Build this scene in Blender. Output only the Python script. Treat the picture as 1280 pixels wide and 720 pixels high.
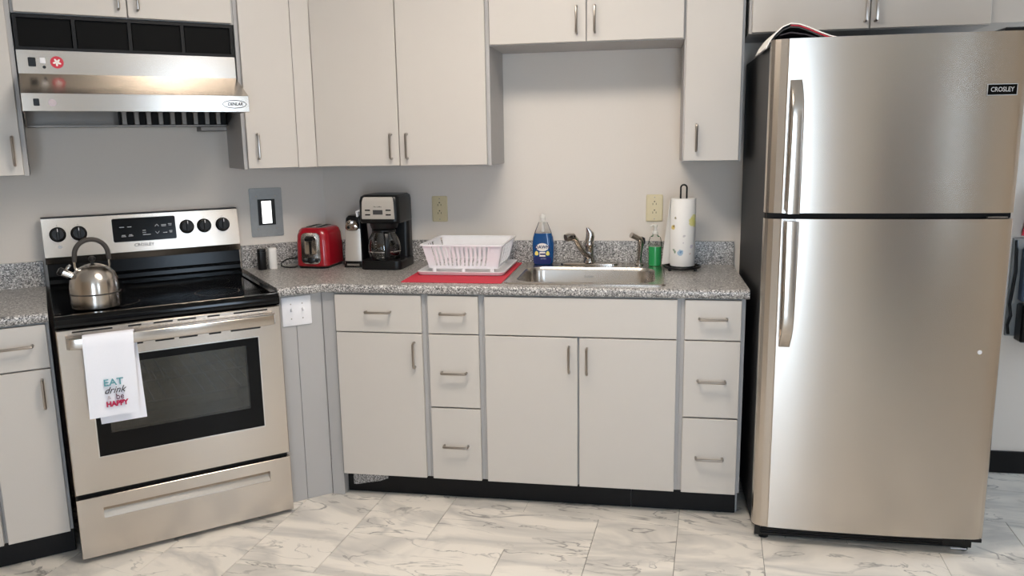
import bpy, bmesh, math, random
from mathutils import Vector, Matrix
random.seed(7)
for o in list(bpy.data.objects): bpy.data.objects.remove(o)
scene = bpy.context.scene
col = scene.collection
PI = math.pi

# ------------------------------------------------------------------ camera
CX, CY, CZ = 0.3183, -3.6275, 1.4684
YAW, PITCH, ROLL, FPX = 0.1697, -0.1817, -0.0160, 998.9
cam_d = bpy.data.cameras.new('camera'); cam = bpy.data.objects.new('camera', cam_d); col.objects.link(cam)
cam_d.sensor_width = 36.0; cam_d.lens = FPX * 36.0 / 1280.0; cam_d.clip_start = 0.05
fw = Vector((-math.sin(YAW) * math.cos(PITCH), math.cos(YAW) * math.cos(PITCH), math.sin(PITCH)))
rt = Vector((math.cos(YAW), math.sin(YAW), 0)); up = rt.cross(fw)
r2 = rt * math.cos(ROLL) + up * math.sin(ROLL); u2 = up * math.cos(ROLL) - rt * math.sin(ROLL)
m = Matrix((r2, u2, -fw)).transposed().to_4x4(); m.translation = (CX, CY, CZ)
cam.matrix_world = m
scene.camera = cam

# ------------------------------------------------------------------ world, exposure
world = bpy.data.worlds.new('sky'); scene.world = world; world.use_nodes = True
bg = world.node_tree.nodes['Background']
bg.inputs['Color'].default_value = (0.66, 0.82, 1.0, 1); bg.inputs['Strength'].default_value = 10.0
vs = scene.view_settings
vs.view_transform = 'Standard'; vs.look = 'None'; vs.gamma = 1.0; vs.use_curve_mapping = False
vs.exposure = 0.32
LAMP = 16.0           # radiance of the ceiling light diffusers
LAMP_COL = (1.0, 0.90, 0.79)

# ------------------------------------------------------------------ room frame
TH = 0.6963          # angle of the range wall to the sink wall
XC = -1.2062         # corner where both walls meet
XR, YB, XL, ZC = 3.0, -5.2, -3.6, 2.62
UX, UY = math.cos(TH), math.sin(TH)
TT = math.tan(TH / 2)
def wp(u, n, z=0.0):  # range wall coordinates (along, out from wall) -> world
    return Vector((XC + u * UX + n * UY, u * UY - n * UX, z))
YL = (XL - XC) * UY / UX

# ------------------------------------------------------------------ materials
def nodes_of(name):
    m = bpy.data.materials.new(name); m.use_nodes = True
    nt = m.node_tree; b = nt.nodes['Principled BSDF']
    return m, nt, b
def setp(b, **k):
    for n, v in k.items():
        b.inputs[n.replace('_', ' ')].default_value = v
def lin(r, g, b):
    f = lambda c: (c / 255 / 12.92) if c / 255 <= 0.04045 else ((c / 255 + 0.055) / 1.055) ** 2.4
    return (f(r), f(g), f(b), 1)
def plain(name, rgb, rough=0.5, metal=0.0, var=0.04, scale=40.0, bump=0.0, **k):
    m, nt, b = nodes_of(name)
    c = lin(*rgb)
    tc = nt.nodes.new('ShaderNodeTexCoord'); ns = nt.nodes.new('ShaderNodeTexNoise')
    ns.inputs['Scale'].default_value = scale; ns.inputs['Detail'].default_value = 3
    nt.links.new(tc.outputs['Object'], ns.inputs['Vector'])
    mx = nt.nodes.new('ShaderNodeMix'); mx.data_type = 'RGBA'
    mx.inputs['A'].default_value = tuple(x * (1 - var) for x in c[:3]) + (1,)
    mx.inputs['B'].default_value = tuple(min(1, x * (1 + var)) for x in c[:3]) + (1,)
    nt.links.new(ns.outputs['Fac'], mx.inputs['Factor']); nt.links.new(mx.outputs['Result'], b.inputs['Base Color'])
    setp(b, Roughness=rough, Metallic=metal, **k)
    if bump:
        bp = nt.nodes.new('ShaderNodeBump'); bp.inputs['Strength'].default_value = bump; bp.inputs['Distance'].default_value = 0.002
        nt.links.new(ns.outputs['Fac'], bp.inputs['Height']); nt.links.new(bp.outputs['Normal'], b.inputs['Normal'])
    return m
def brushed(name, rgb, rough=0.3, aniso=0.6, stretch=(2, 2, 220), var=0.05):
    m, nt, b = nodes_of(name)
    c = lin(*rgb)
    tc = nt.nodes.new('ShaderNodeTexCoord'); mp = nt.nodes.new('ShaderNodeMapping'); mp.inputs['Scale'].default_value = stretch
    ns = nt.nodes.new('ShaderNodeTexNoise'); ns.inputs['Scale'].default_value = 4; ns.inputs['Detail'].default_value = 4
    nt.links.new(tc.outputs['Object'], mp.inputs['Vector']); nt.links.new(mp.outputs['Vector'], ns.inputs['Vector'])
    mx = nt.nodes.new('ShaderNodeMix'); mx.data_type = 'RGBA'
    mx.inputs['A'].default_value = tuple(x * (1 - var) for x in c[:3]) + (1,); mx.inputs['B'].default_value = tuple(min(1, x * (1 + var)) for x in c[:3]) + (1,)
    nt.links.new(ns.outputs['Fac'], mx.inputs['Factor']); nt.links.new(mx.outputs['Result'], b.inputs['Base Color'])
    tg = nt.nodes.new('ShaderNodeTangent'); tg.direction_type = 'RADIAL'; tg.axis = 'Z'
    nt.links.new(tg.outputs['Tangent'], b.inputs['Tangent'])
    setp(b, Roughness=rough, Metallic=1.0, Anisotropic=aniso, Anisotropic_Rotation=0.25)
    return m
def speckle(name, scale=260.0):
    m, nt, b = nodes_of(name)
    tc = nt.nodes.new('ShaderNodeTexCoord')
    v = nt.nodes.new('ShaderNodeTexVoronoi'); v.inputs['Scale'].default_value = scale
    nt.links.new(tc.outputs['Object'], v.inputs['Vector'])
    sp = nt.nodes.new('ShaderNodeSeparateColor'); nt.links.new(v.outputs['Color'], sp.inputs['Color'])
    rp = nt.nodes.new('ShaderNodeValToRGB'); e = rp.color_ramp; e.interpolation = 'CONSTANT'
    e.elements[0].position = 0; e.elements[0].color = lin(78, 76, 76)
    e.elements[1].position = 0.16; e.elements[1].color = lin(128, 124, 121)
    for p, c in ((0.42, (158, 154, 150)), (0.66, (184, 180, 176)), (0.86, (218, 215, 211))):
        x = e.elements.new(p); x.color = lin(*c)
    nt.links.new(sp.outputs['Red'], rp.inputs['Fac']); nt.links.new(rp.outputs['Color'], b.inputs['Base Color'])
    setp(b, Roughness=0.3)
    return m
def marble(name):
    m, nt, b = nodes_of(name)
    N, L = nt.nodes.new, nt.links.new
    tc = N('ShaderNodeTexCoord'); oi = N('ShaderNodeObjectInfo')
    mul = N('ShaderNodeVectorMath'); mul.operation = 'SCALE'; mul.inputs[0].default_value = (37, 53, 11)
    L(oi.outputs['Random'], mul.inputs['Scale'])
    add = N('ShaderNodeVectorMath'); add.operation = 'ADD'
    L(tc.outputs['Object'], add.inputs[0]); L(mul.outputs['Vector'], add.inputs[1])
    mp = N('ShaderNodeMapping'); mp.inputs['Scale'].default_value = (1.0, 2.6, 1); mp.inputs['Rotation'].default_value = (0, 0, 0.5)
    L(add.outputs['Vector'], mp.inputs['Vector'])
    def ridge(scale, width, dist):
        n = N('ShaderNodeTexNoise'); n.inputs['Scale'].default_value = scale; n.inputs['Detail'].default_value = 5; n.inputs['Distortion'].default_value = dist
        L(mp.outputs['Vector'], n.inputs['Vector'])
        s = N('ShaderNodeMath'); s.operation = 'SUBTRACT'; s.inputs[1].default_value = 0.5; L(n.outputs['Fac'], s.inputs[0])
        a = N('ShaderNodeMath'); a.operation = 'ABSOLUTE'; L(s.outputs[0], a.inputs[0])
        r = N('ShaderNodeMapRange'); r.inputs['From Min'].default_value = 0; r.inputs['From Max'].default_value = width
        r.inputs['To Min'].default_value = 1; r.inputs['To Max'].default_value = 0; L(a.outputs[0], r.inputs['Value'])
        return r.outputs['Result']
    r1 = ridge(2.8, 0.020, 1.4); r2_ = ridge(1.3, 0.09, 0.9)
    mk = N('ShaderNodeTexNoise'); mk.inputs['Scale'].default_value = 2.5; L(mp.outputs['Vector'], mk.inputs['Vector'])
    mr = N('ShaderNodeMapRange'); mr.inputs['From Min'].default_value = 0.4; mr.inputs['From Max'].default_value = 0.62; L(mk.outputs['Fac'], mr.inputs['Value'])
    m1 = N('ShaderNodeMath'); m1.operation = 'MULTIPLY'; L(r1, m1.inputs[0]); L(mr.outputs['Result'], m1.inputs[1])
    x1 = N('ShaderNodeMix'); x1.data_type = 'RGBA'; x1.inputs['A'].default_value = lin(238, 231, 221); x1.inputs['B'].default_value = lin(190, 186, 180)
    sc_ = N('ShaderNodeMath'); sc_.operation = 'MULTIPLY'; sc_.inputs[1].default_value = 0.75; L(r2_, sc_.inputs[0])
    L(sc_.outputs[0], x1.inputs['Factor'])
    x2 = N('ShaderNodeMix'); x2.data_type = 'RGBA'; x2.inputs['B'].default_value = lin(138, 134, 130)
    L(x1.outputs['Result'], x2.inputs['A']); L(m1.outputs[0], x2.inputs['Factor'])
    L(x2.outputs['Result'], b.inputs['Base Color'])
    setp(b, Roughness=0.38)
    return m
def clear(name, rgb, gloss=0.12, tint=0.9, rough=0.03, ior=1.45):
    """thin clear plastic or glass: straight-through with a tint plus a gloss"""
    m = bpy.data.materials.new(name); m.use_nodes = True; nt = m.node_tree
    for n in list(nt.nodes):
        if n.type == 'BSDF_PRINCIPLED': nt.nodes.remove(n)
    out = [n for n in nt.nodes if n.type == 'OUTPUT_MATERIAL'][0]
    tr = nt.nodes.new('ShaderNodeBsdfTransparent'); c = lin(*rgb); tr.inputs['Color'].default_value = tuple(x * tint for x in c[:3]) + (1,)
    gl = nt.nodes.new('ShaderNodeBsdfGlossy'); gl.inputs['Roughness'].default_value = rough
    fr = nt.nodes.new('ShaderNodeFresnel'); fr.inputs['IOR'].default_value = ior
    ad = nt.nodes.new('ShaderNodeMath'); ad.operation = 'ADD'; ad.inputs[1].default_value = gloss; ad.use_clamp = True
    nt.links.new(fr.outputs[0], ad.inputs[0])
    mx = nt.nodes.new('ShaderNodeMixShader'); nt.links.new(ad.outputs[0], mx.inputs[0]); nt.links.new(tr.outputs[0], mx.inputs[1]); nt.links.new(gl.outputs[0], mx.inputs[2])
    nt.links.new(mx.outputs[0], out.inputs['Surface'])
    return m
def emit(name, rgb, strength):
    m, nt, b = nodes_of(name)
    setp(b, Base_Color=(0.8, 0.8, 0.8, 1), Emission_Color=(*rgb, 1), Emission_Strength=strength, Roughness=0.6)
    return m
def spots(name, base, rough, items):
    """printed pattern: base colour with small round prints at object-space points (x,y,z,r,rgb)"""
    m, nt, b = nodes_of(name); N, L = nt.nodes.new, nt.links.new
    tc = N('ShaderNodeTexCoord'); cur = None
    rgb = N('ShaderNodeRGB'); rgb.outputs[0].default_value = lin(*base); cur = rgb.outputs[0]
    ns = N('ShaderNodeTexNoise'); ns.inputs['Scale'].default_value = 90; L(tc.outputs['Object'], ns.inputs['Vector'])
    wob = N('ShaderNodeVectorMath'); wob.operation = 'SCALE'; wob.inputs['Scale'].default_value = 0.012; L(ns.outputs['Color'], wob.inputs[0])
    ad = N('ShaderNodeVectorMath'); ad.operation = 'ADD'; L(tc.outputs['Object'], ad.inputs[0]); L(wob.outputs[0], ad.inputs[1])
    for x, y, z, r, c in items:
        d = N('ShaderNodeVectorMath'); d.operation = 'DISTANCE'; L(ad.outputs[0], d.inputs[0]); d.inputs[1].default_value = (x + .006, y + .006, z + .006)
        lt = N('ShaderNodeMapRange'); lt.inputs['From Min'].default_value = r * 0.8; lt.inputs['From Max'].default_value = r; lt.inputs['To Min'].default_value = 0.8; lt.inputs['To Max'].default_value = 0
        L(d.outputs['Value'], lt.inputs['Value'])
        mx = N('ShaderNodeMix'); mx.data_type = 'RGBA'; L(lt.outputs['Result'], mx.inputs['Factor']); L(cur, mx.inputs['A']); mx.inputs['B'].default_value = lin(*c)
        cur = mx.outputs['Result']
    L(cur, b.inputs['Base Color']); setp(b, Roughness=rough)
    return m

M = dict(
    wall=plain('wall_paint', (222, 214, 205), 0.75, scale=120, var=0.015, bump=0.05),
    wall2=plain('tan_wall_paint', (216, 200, 181), 0.75, scale=120, var=0.015, bump=0.05),
    ceil=plain('ceiling_paint', (228, 226, 222), 0.8),
    floor_base=plain('grout', (120, 116, 110), 0.8),
    marble=marble('marble_vinyl'),
    door=plain('cabinet_laminate', (201, 194, 186), 0.42, var=0.012, scale=15),
    frame=plain('cabinet_frame_laminate', (176, 173, 171), 0.5, var=0.012, scale=15),
    nickel=plain('satin_nickel', (168, 160, 152), 0.28, 1.0),
    steel=brushed('brushed_steel', (200, 191, 181), 0.25, 0.75),
    steel2=brushed('brushed_steel_smooth', (198, 190, 181), 0.22, 0.5),
    dullsteel=brushed('dull_steel', (120, 114, 108), 0.4, 0.3),
    mesh=plain('black_mesh', (9, 9, 9), 0.7, Specular_IOR_Level=0.15),
    sink=brushed('sink_steel', (205, 198, 190), 0.26, 0.2, stretch=(60, 4, 4)),
    chrome=plain('chrome', (210, 208, 206), 0.08, 1.0, var=0.01),
    dchrome=plain('faucet_chrome', (186, 180, 174), 0.12, 1.0, var=0.01),
    galv=plain('galvanised_plate', (150, 151, 150), 0.4, 0.4, var=0.1, scale=60),
    black=plain('black_plastic', (14, 14, 15), 0.35, Specular_IOR_Level=0.35),
    blackgl=plain('black_enamel', (6, 6, 7), 0.15, Specular_IOR_Level=0.18),
    cooktop=plain('ceramic_glass', (5, 5, 6), 0.1, Specular_IOR_Level=0.3),
    ring=plain('burner_print', (40, 40, 42), 0.2),
    rubber=plain('black_rubber_base', (12, 12, 14), 0.5, Specular_IOR_Level=0.25),
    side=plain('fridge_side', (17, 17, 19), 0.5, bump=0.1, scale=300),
    counter=speckle('speckled_laminate'),
    patch=speckle('old_wall_patch', 400),
    ivory=plain('ivory_plastic', (212, 198, 160), 0.4),
    white=plain('white_plastic', (236, 234, 236), 0.35),
    red=plain('red_enamel', (158, 20, 34), 0.22, Coat_Weight=0.4),
    redmat=plain('red_mat', (196, 48, 66), 0.8, scale=300, bump=0.2),
    towel=plain('towel_cotton', (240, 240, 246), 0.9, scale=500, bump=0.15),
    paper=plain('paper', (238, 234, 228), 0.7),
    redprint=plain('red_print', (200, 36, 58), 0.5),
    dark=plain('dark_print_and_shade', (44, 38, 44), 0.6),
    teal=plain('teal_print', (96, 158, 166), 0.8),
    plum=plain('plum_print', (94, 48, 74), 0.8),
    pinkp=plain('raspberry_print', (182, 30, 76), 0.8),
    greyp=plain('grey_print', (190, 176, 180), 0.8),
    lightp=plain('light_print', (190, 190, 192), 0.5),
    dawn=plain('blue_soap', (4, 72, 132), 0.15, Coat_Weight=0.5),
    dawnlab=plain('navy_label', (8, 26, 92), 0.3),
    yellow=plain('yellow_print', (226, 214, 110), 0.5),
    greenliq=plain('green_soap', (40, 150, 84), 0.15, Coat_Weight=0.5),
    clearp=clear('clear_plastic', (250, 250, 250), 0.0, 0.97, ior=1.12),
    glass=clear('carafe_glass', (215, 215, 215), 0.1),
    ovenglass=clear('oven_glass', (205, 203, 192), 0.045, ior=1.3),
    oven_in=plain('oven_enamel', (190, 183, 165), 0.5),
    rackm=plain('rack_wire', (190, 186, 178), 0.3, 1.0),
    handle_rub=plain('soft_grip', (58, 53, 49), 0.6),
    bluegrey=plain('blue_grey_plastic', (86, 98, 116), 0.5),
    silver=plain('silver_plastic', (196, 190, 182), 0.35, 0.35, var=0.02),
    shade_and_screen=plain('page_shade_and_screen_grey', (60, 58, 58), 0.6),  # grey of the screen and of the painted shade in the magazine
    frost=plain('frosted_plastic', (222, 219, 212), 0.35),
    gap=plain('gap_shade', (14, 14, 14), 0.8),  # near-black colour painting the shade in gaps and slots
    diffuser=emit('lamp_diffuser', LAMP_COL, LAMP),
    lit=emit('white_insert_emitter', (1.0, 1.0, 1.0), 1.3),
    doorwood=plain('added_door_paint', (96, 84, 74), 0.5),
)

# ------------------------------------------------------------------ mesh helpers
class MB:
    def __init__(s): s.bm = bmesh.new()
    def _xf(s, vs_, T):
        if T is not None: bmesh.ops.transform(s.bm, matrix=T, verts=vs_)
    def box(s, x0, x1, y0, y1, z0, z1, b=0.0, seg=1, T=None):
        r = bmesh.ops.create_cube(s.bm, size=1.0); v = r['verts']
        for q in v:
            q.co = Vector(((x0 + x1) / 2 + q.co.x * (x1 - x0), (y0 + y1) / 2 + q.co.y * (y1 - y0), (z0 + z1) / 2 + q.co.z * (z1 - z0)))
        if b > 0:
            ed = list({e for q in v for e in q.link_edges})
            rr = bmesh.ops.bevel(s.bm, geom=ed, offset=b, segments=seg, profile=0.5, affect='EDGES')
            v = list({q for f in rr['faces'] for q in f.verts} | {q for q in v if q.is_valid})
        s._xf([q for q in v if q.is_valid], T); return s
    def loft(s, rings, cap0=True, cap1=True, closed=True, T=None):
        R = [[s.bm.verts.new(p) for p in ring] for ring in rings]
        n = len(R[0])
        for a, b in zip(R[:-1], R[1:]):
            for i in range(n if closed else n - 1):
                j = (i + 1) % n
                s.bm.faces.new((a[i], a[j], b[j], b[i]))
        if cap0: s.bm.faces.new(R[0][::-1])
        if cap1: s.bm.faces.new(R[-1])
        s._xf([v for r in R for v in r], T); return s
    def lathe(s, prof, c=(0, 0, 0), seg=24, T=None, cap0=True, cap1=True, sx=1.0, sy=1.0):
        rings = [[(c[0] + sx * r * math.cos(2 * PI * i / seg), c[1] + sy * r * math.sin(2 * PI * i / seg), c[2] + z) for i in range(seg)] for r, z in prof]
        return s.loft(rings, cap0, cap1, True, T)
    def tube(s, pts, r, seg=8, closed=False, T=None, caps=True):
        P = [Vector(p) for p in pts]; n = len(P)
        rad = r if isinstance(r, (list, tuple)) else [r] * n
        rings = []; prev = None
        for i, p in enumerate(P):
            a = P[i - 1] if (i > 0 or closed) else P[i]; b = P[(i + 1) % n] if (i < n - 1 or closed) else P[i]
            t = (b - a).normalized()
            if prev is None:
                h = Vector((0, 0, 1)) if abs(t.z) < 0.9 else Vector((1, 0, 0)); nx = t.cross(h).normalized()
            else:
                nx = (prev - t * prev.dot(t)).normalized()
            prev = nx; ny = t.cross(nx)
            rings.append([p + rad[i] * (nx * math.cos(2 * PI * k / seg) + ny * math.sin(2 * PI * k / seg)) for k in range(seg)])
        if closed: rings.append(rings[0]); return s.loft(rings, False, False, True, T)
        return s.loft(rings, caps, caps, True, T)
    def prism(s, poly, axis, a, b, T=None):
        """poly of 2D points extruded along axis from a to b; axis x: (y,z), y: (x,z), z: (x,y)"""
        f = {'x': lambda p, t: (t, p[0], p[1]), 'y': lambda p, t: (p[0], t, p[1]), 'z': lambda p, t: (p[0], p[1], t)}[axis]
        return s.loft([[f(p, a) for p in poly], [f(p, b) for p in poly]], T=T)
    def build(s, name, mat, parent=None, ang=32):
        bm = s.bm
        bmesh.ops.remove_doubles(bm, verts=bm.verts, dist=1e-6)
        bmesh.ops.recalc_face_normals(bm, faces=bm.faces)
        for f in bm.faces: f.smooth = True
        for e in bm.edges:
            if len(e.link_faces) == 2 and e.calc_face_angle(0) > math.radians(ang): e.smooth = False
        me = bpy.data.meshes.new(name); bm.to_mesh(me); bm.free()
        me.materials.append(M[mat])
        o = bpy.data.objects.new(name, me); col.objects.link(o)
        if parent: o.parent = parent
        return o
def rrect(cx, cy, w, h, r, n=4):
    p = []
    for k, (sx, sy) in enumerate(((1, 1), (-1, 1), (-1, -1), (1, -1))):
        for i in range(n + 1):
            a = k * PI / 2 + i / n * PI / 2
            p.append((cx + sx * (w / 2 - r) + r * math.cos(a), cy + sy * (h / 2 - r) + r * math.sin(a)))
    return p
def tag(o, label=None, cat=None, group=None, kind=None):
    for k, v in (('label', label), ('category', cat), ('group', group), ('kind', kind)):
        if v: o[k] = v
    return o
def thing(name, label, cat, loc, rz=0.0, group=None):
    e = bpy.data.objects.new(name, None); col.objects.link(e)
    e.location = loc; e.rotation_euler = (0, 0, rz); e.empty_display_size = 0.1
    return tag(e, label, cat, group)
def struct(o): o['kind'] = 'structure'; return o
def bx(name, mat, parent, *a, b=0.0, seg=1): return MB().box(*a, b=b, seg=seg).build(name, mat, parent)
def text_mesh(body, size, mat, name, parent, loc, rot, thick=0.0004, shear=0.0, bold=0.0, sx=1.0, align='CENTER'):
    cu = bpy.data.curves.new('lettering', 'FONT'); cu.body = body; cu.size = size; cu.align_x = align; cu.align_y = 'CENTER'
    cu.extrude = thick; cu.shear = shear; cu.offset = bold; cu.resolution_u = 3
    t = bpy.data.objects.new('lettering', cu); col.objects.link(t)
    dg = bpy.context.evaluated_depsgraph_get()
    me = bpy.data.meshes.new_from_object(t.evaluated_get(dg)); me.name = name
    bpy.data.objects.remove(t); bpy.data.curves.remove(cu)
    me.materials.clear(); me.materials.append(M[mat])
    o = bpy.data.objects.new(name, me); col.objects.link(o); o.parent = parent
    o.location = loc; o.rotation_euler = rot; o.scale = (sx, 1, 1)
    return o
UPR = (PI / 2, 0, 0)       # lettering standing upright, facing the room (-y)

# ------------------------------------------------------------------ room shell
def clip(poly, cl):
    out = poly
    for i in range(len(cl)):
        a, b = cl[i], cl[(i + 1) % len(cl)]
        ins = lambda p: (b[0] - a[0]) * (p[1] - a[1]) - (b[1] - a[1]) * (p[0] - a[0]) >= -1e-9
        res = []
        for j in range(len(out)):
            p, q = out[j], out[(j + 1) % len(out)]
            ip, iq = ins(p), ins(q)
            if ip: res.append(p)
            if ip != iq:
                d1 = (b[0] - a[0]) * (p[1] - a[1]) - (b[1] - a[1]) * (p[0] - a[0]); d2 = (b[0] - a[0]) * (q[1] - a[1]) - (b[1] - a[1]) * (q[0] - a[0])
                t = d1 / (d1 - d2); res.append((p[0] + t * (q[0] - p[0]), p[1] + t * (q[1] - p[1])))
        out = res
        if len(out) < 3: return []
    return out
ROOM = [(XL, YL), (XL, YB), (XR, YB), (XR, 0), (XC, 0)]
fl = MB(); fl.prism([(XL - .2, YL + .2), (XL - .2, YB - .2), (XR + .2, YB - .2), (XR + .2, .2), (XC - .1, .2)], 'z', -0.06, -0.003)
floor = struct(fl.build('floor', 'floor_base'))
W = 0.305; TA = math.radians(-4.5); AX, AY = 0.45, -0.71
ca, sa = math.cos(TA), math.sin(TA)
shared = {}
for i in range(-22, 22):
    for j in range(-22, 22):
        c = (i - j + 2) % 4
        if c == 0: w, h, j0 = 2, 1, j
        elif c == 2: w, h, j0 = 1, 2, j - 1
        else: continue
        x0, y0 = i * W, j0 * W; g = 0.0009
        loc = [(-w * W / 2 + g, -h * W / 2 + g), (w * W / 2 - g, -h * W / 2 + g), (w * W / 2 - g, h * W / 2 - g), (-w * W / 2 + g, h * W / 2 - g)]
        cxl, cyl = x0 + w * W / 2, y0 + h * W / 2
        wx, wy = AX + cxl * ca - cyl * sa, AY + cxl * sa + cyl * ca
        wpoly = [(wx + px * ca - py * sa, wy + px * sa + py * ca) for px, py in loc]
        cp = clip(wpoly, ROOM)
        if len(cp) < 3: continue
        ar = abs(sum(cp[k][0] * cp[(k + 1) % len(cp)][1] - cp[(k + 1) % len(cp)][0] * cp[k][1] for k in range(len(cp)))) / 2
        if ar < 0.004: continue
        if ar > w * h * W * W * 0.975:
            if c not in shared:
                q = MB(); q.box(loc[0][0], loc[2][0], loc[0][1], loc[2][1], -0.004, 0, b=0.0007)
                t = q.build('tile', 'marble', floor); shared[c] = t.data
            else:
                t = bpy.data.objects.new('tile', shared[c]); col.objects.link(t); t.parent = floor
            t.location = (wx, wy, 0); t.rotation_euler = (0, 0, TA)
        else:
            q = MB(); q.prism([((p[0] - wx), (p[1] - wy)) for p in cp], 'z', -0.004, 0)
            t = q.build('tile', 'marble', floor); t.location = (wx, wy, 0)
        # every tile keeps its own vein direction through its object coordinates
struct(bx('wall_back', 'wall', None, XC - .1, XR + .1, 0.0, 0.1, 0, ZC))
wl = MB(); wl.box(-3.4, 0.03, 0.0, 0.1, 0, ZC)
o = struct(wl.build('wall_left', 'wall')); o.location = (XC, 0, 0); o.rotation_euler = (0, 0, TH)
def holed(name, axis, p0, p1, a, b, holes):
    """wall slab between p0,p1 across its thickness, running a..b, with holes (a0,a1,z0,z1)"""
    q = MB(); cur = a
    def add(l0, l1, z0, z1):
        if l1 - l0 < 1e-4 or z1 - z0 < 1e-4: return
        if axis == 'y': q.box(p0, p1, l0, l1, z0, z1)
        else: q.box(l0, l1, p0, p1, z0, z1)
    for h0, h1, z0, z1 in sorted(holes):
        add(cur, h0, 0, ZC); add(h0, h1, 0, z0); add(h0, h1, z1, ZC); cur = h1
    add(cur, b, 0, ZC)
    return struct(q.build(name, 'wall2'))
GD = (.25, 1.20, 0.0, 2.10)      # glazed door in the rear wall
WN = (-5.05, -4.15, .85, 2.20)   # window in the right wall
WN_ADD = (-.66, -.12, .75, 2.10)  # unseen window, added to tint the wall beyond the refrigerator blue
struct(bx('wall_side', 'wall2', None, XL - .12, XL, YB, YL + .05, 0, ZC))
holed('wall_right', 'y', XR, XR + .1, YB, 0.1, [WN, WN_ADD])
holed('wall_rear', 'x', YB - .1, YB, XL - .1, XR + .1, [GD])
struct(bx('ceiling', 'ceil', None, XL - .2, XR + .2, YB - .2, .2, ZC, ZC + .06))
struct(bx('baseboard_right', 'rubber', None, 1.56, XR, -.012, -.0005, 0.0005, 0.1, b=0.002))
def opening(name, box4, x, fr, lab):
    """frame and pane in an opening; x maps (along, across, z) to world"""
    a0, a1, z0, z1 = box4; q = MB(); T = x
    for l0, l1, c0, c1 in ((a0, a0 + fr, z0, z1), (a1 - fr, a1, z0, z1), (a0 + fr, a1 - fr, z0, z0 + fr), (a0 + fr, a1 - fr, z1 - fr, z1)): q.box(l0, l1, -.07, -.03, c0, c1, T=T)
    o = struct(q.build(name, 'white')); MB().box(a0 + fr, a1 - fr, -.052, -.048, z0 + fr, z1 - fr, T=T).build('pane', 'clearp', o)
    return o
opening('door_1', GD, Matrix.Translation((0, YB, 0)), .07, '')
TR_ = Matrix.Translation((XR + .1, 0, 0)) @ Matrix.Rotation(PI / 2, 4, 'Z')
opening('window_1', WN, TR_, .06, ''); opening('added_window', WN_ADD, TR_, .06, '')
def portal(name, loc, rot, sx, sy):
    l = bpy.data.lights.new(name, 'AREA'); l.shape = 'RECTANGLE'; l.size = sx; l.size_y = sy; l.cycles.is_portal = True
    o = bpy.data.objects.new(name, l); col.objects.link(o); o.location = loc; o.rotation_euler = rot
portal('door_portal', ((GD[0] + GD[1]) / 2, YB - .11, 1.05), (PI / 2, 0, 0), .95, 2.1)
portal('window_portal', (XR + .11, (WN[0] + WN[1]) / 2, (WN[2] + WN[3]) / 2), (PI / 2, 0, PI / 2), .9, 1.35)
portal('window_portal', (XR + .11, (WN_ADD[0] + WN_ADD[1]) / 2, (WN_ADD[2] + WN_ADD[3]) / 2), (PI / 2, 0, PI / 2)  , .54, 1.35)
dr = struct(MB().box(2.1, 2.95, YB, YB + .04, 0, 2.05, b=.004).build('added_dark_door', 'doorwood'))  # unseen door, added to give the steel a dark reflected band
MB().lathe([(.02, 0), (.03, .03), (.024, .055), (.004, .06)], seg=14, T=Matrix.Translation((2.18, YB + .04, 1.0)) @ Matrix.Rotation(-PI / 2, 4, 'X')).build('door_handle', 'nickel', dr)

# ceiling lamps
for k, (x, y, lb) in enumerate(((-.15, -1.65, 'white ceiling light panel in front of the sink'),)):
    t = thing('ceiling_light', lb, 'light', (x, y, ZC))
    q = MB()
    for a in (-1, 1):
        q.box(-.62, .62, a * .3 - .02, a * .3 + .02, -.03, -.001); q.box(a * .6 - .02, a * .6 + .02, -.28, .28, -.03, -.001)
    q.build('frame', 'white', t)
    bx('diffuser', 'diffuser', t, -.58, .58, -.28, .28, -.018, -.012)

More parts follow.
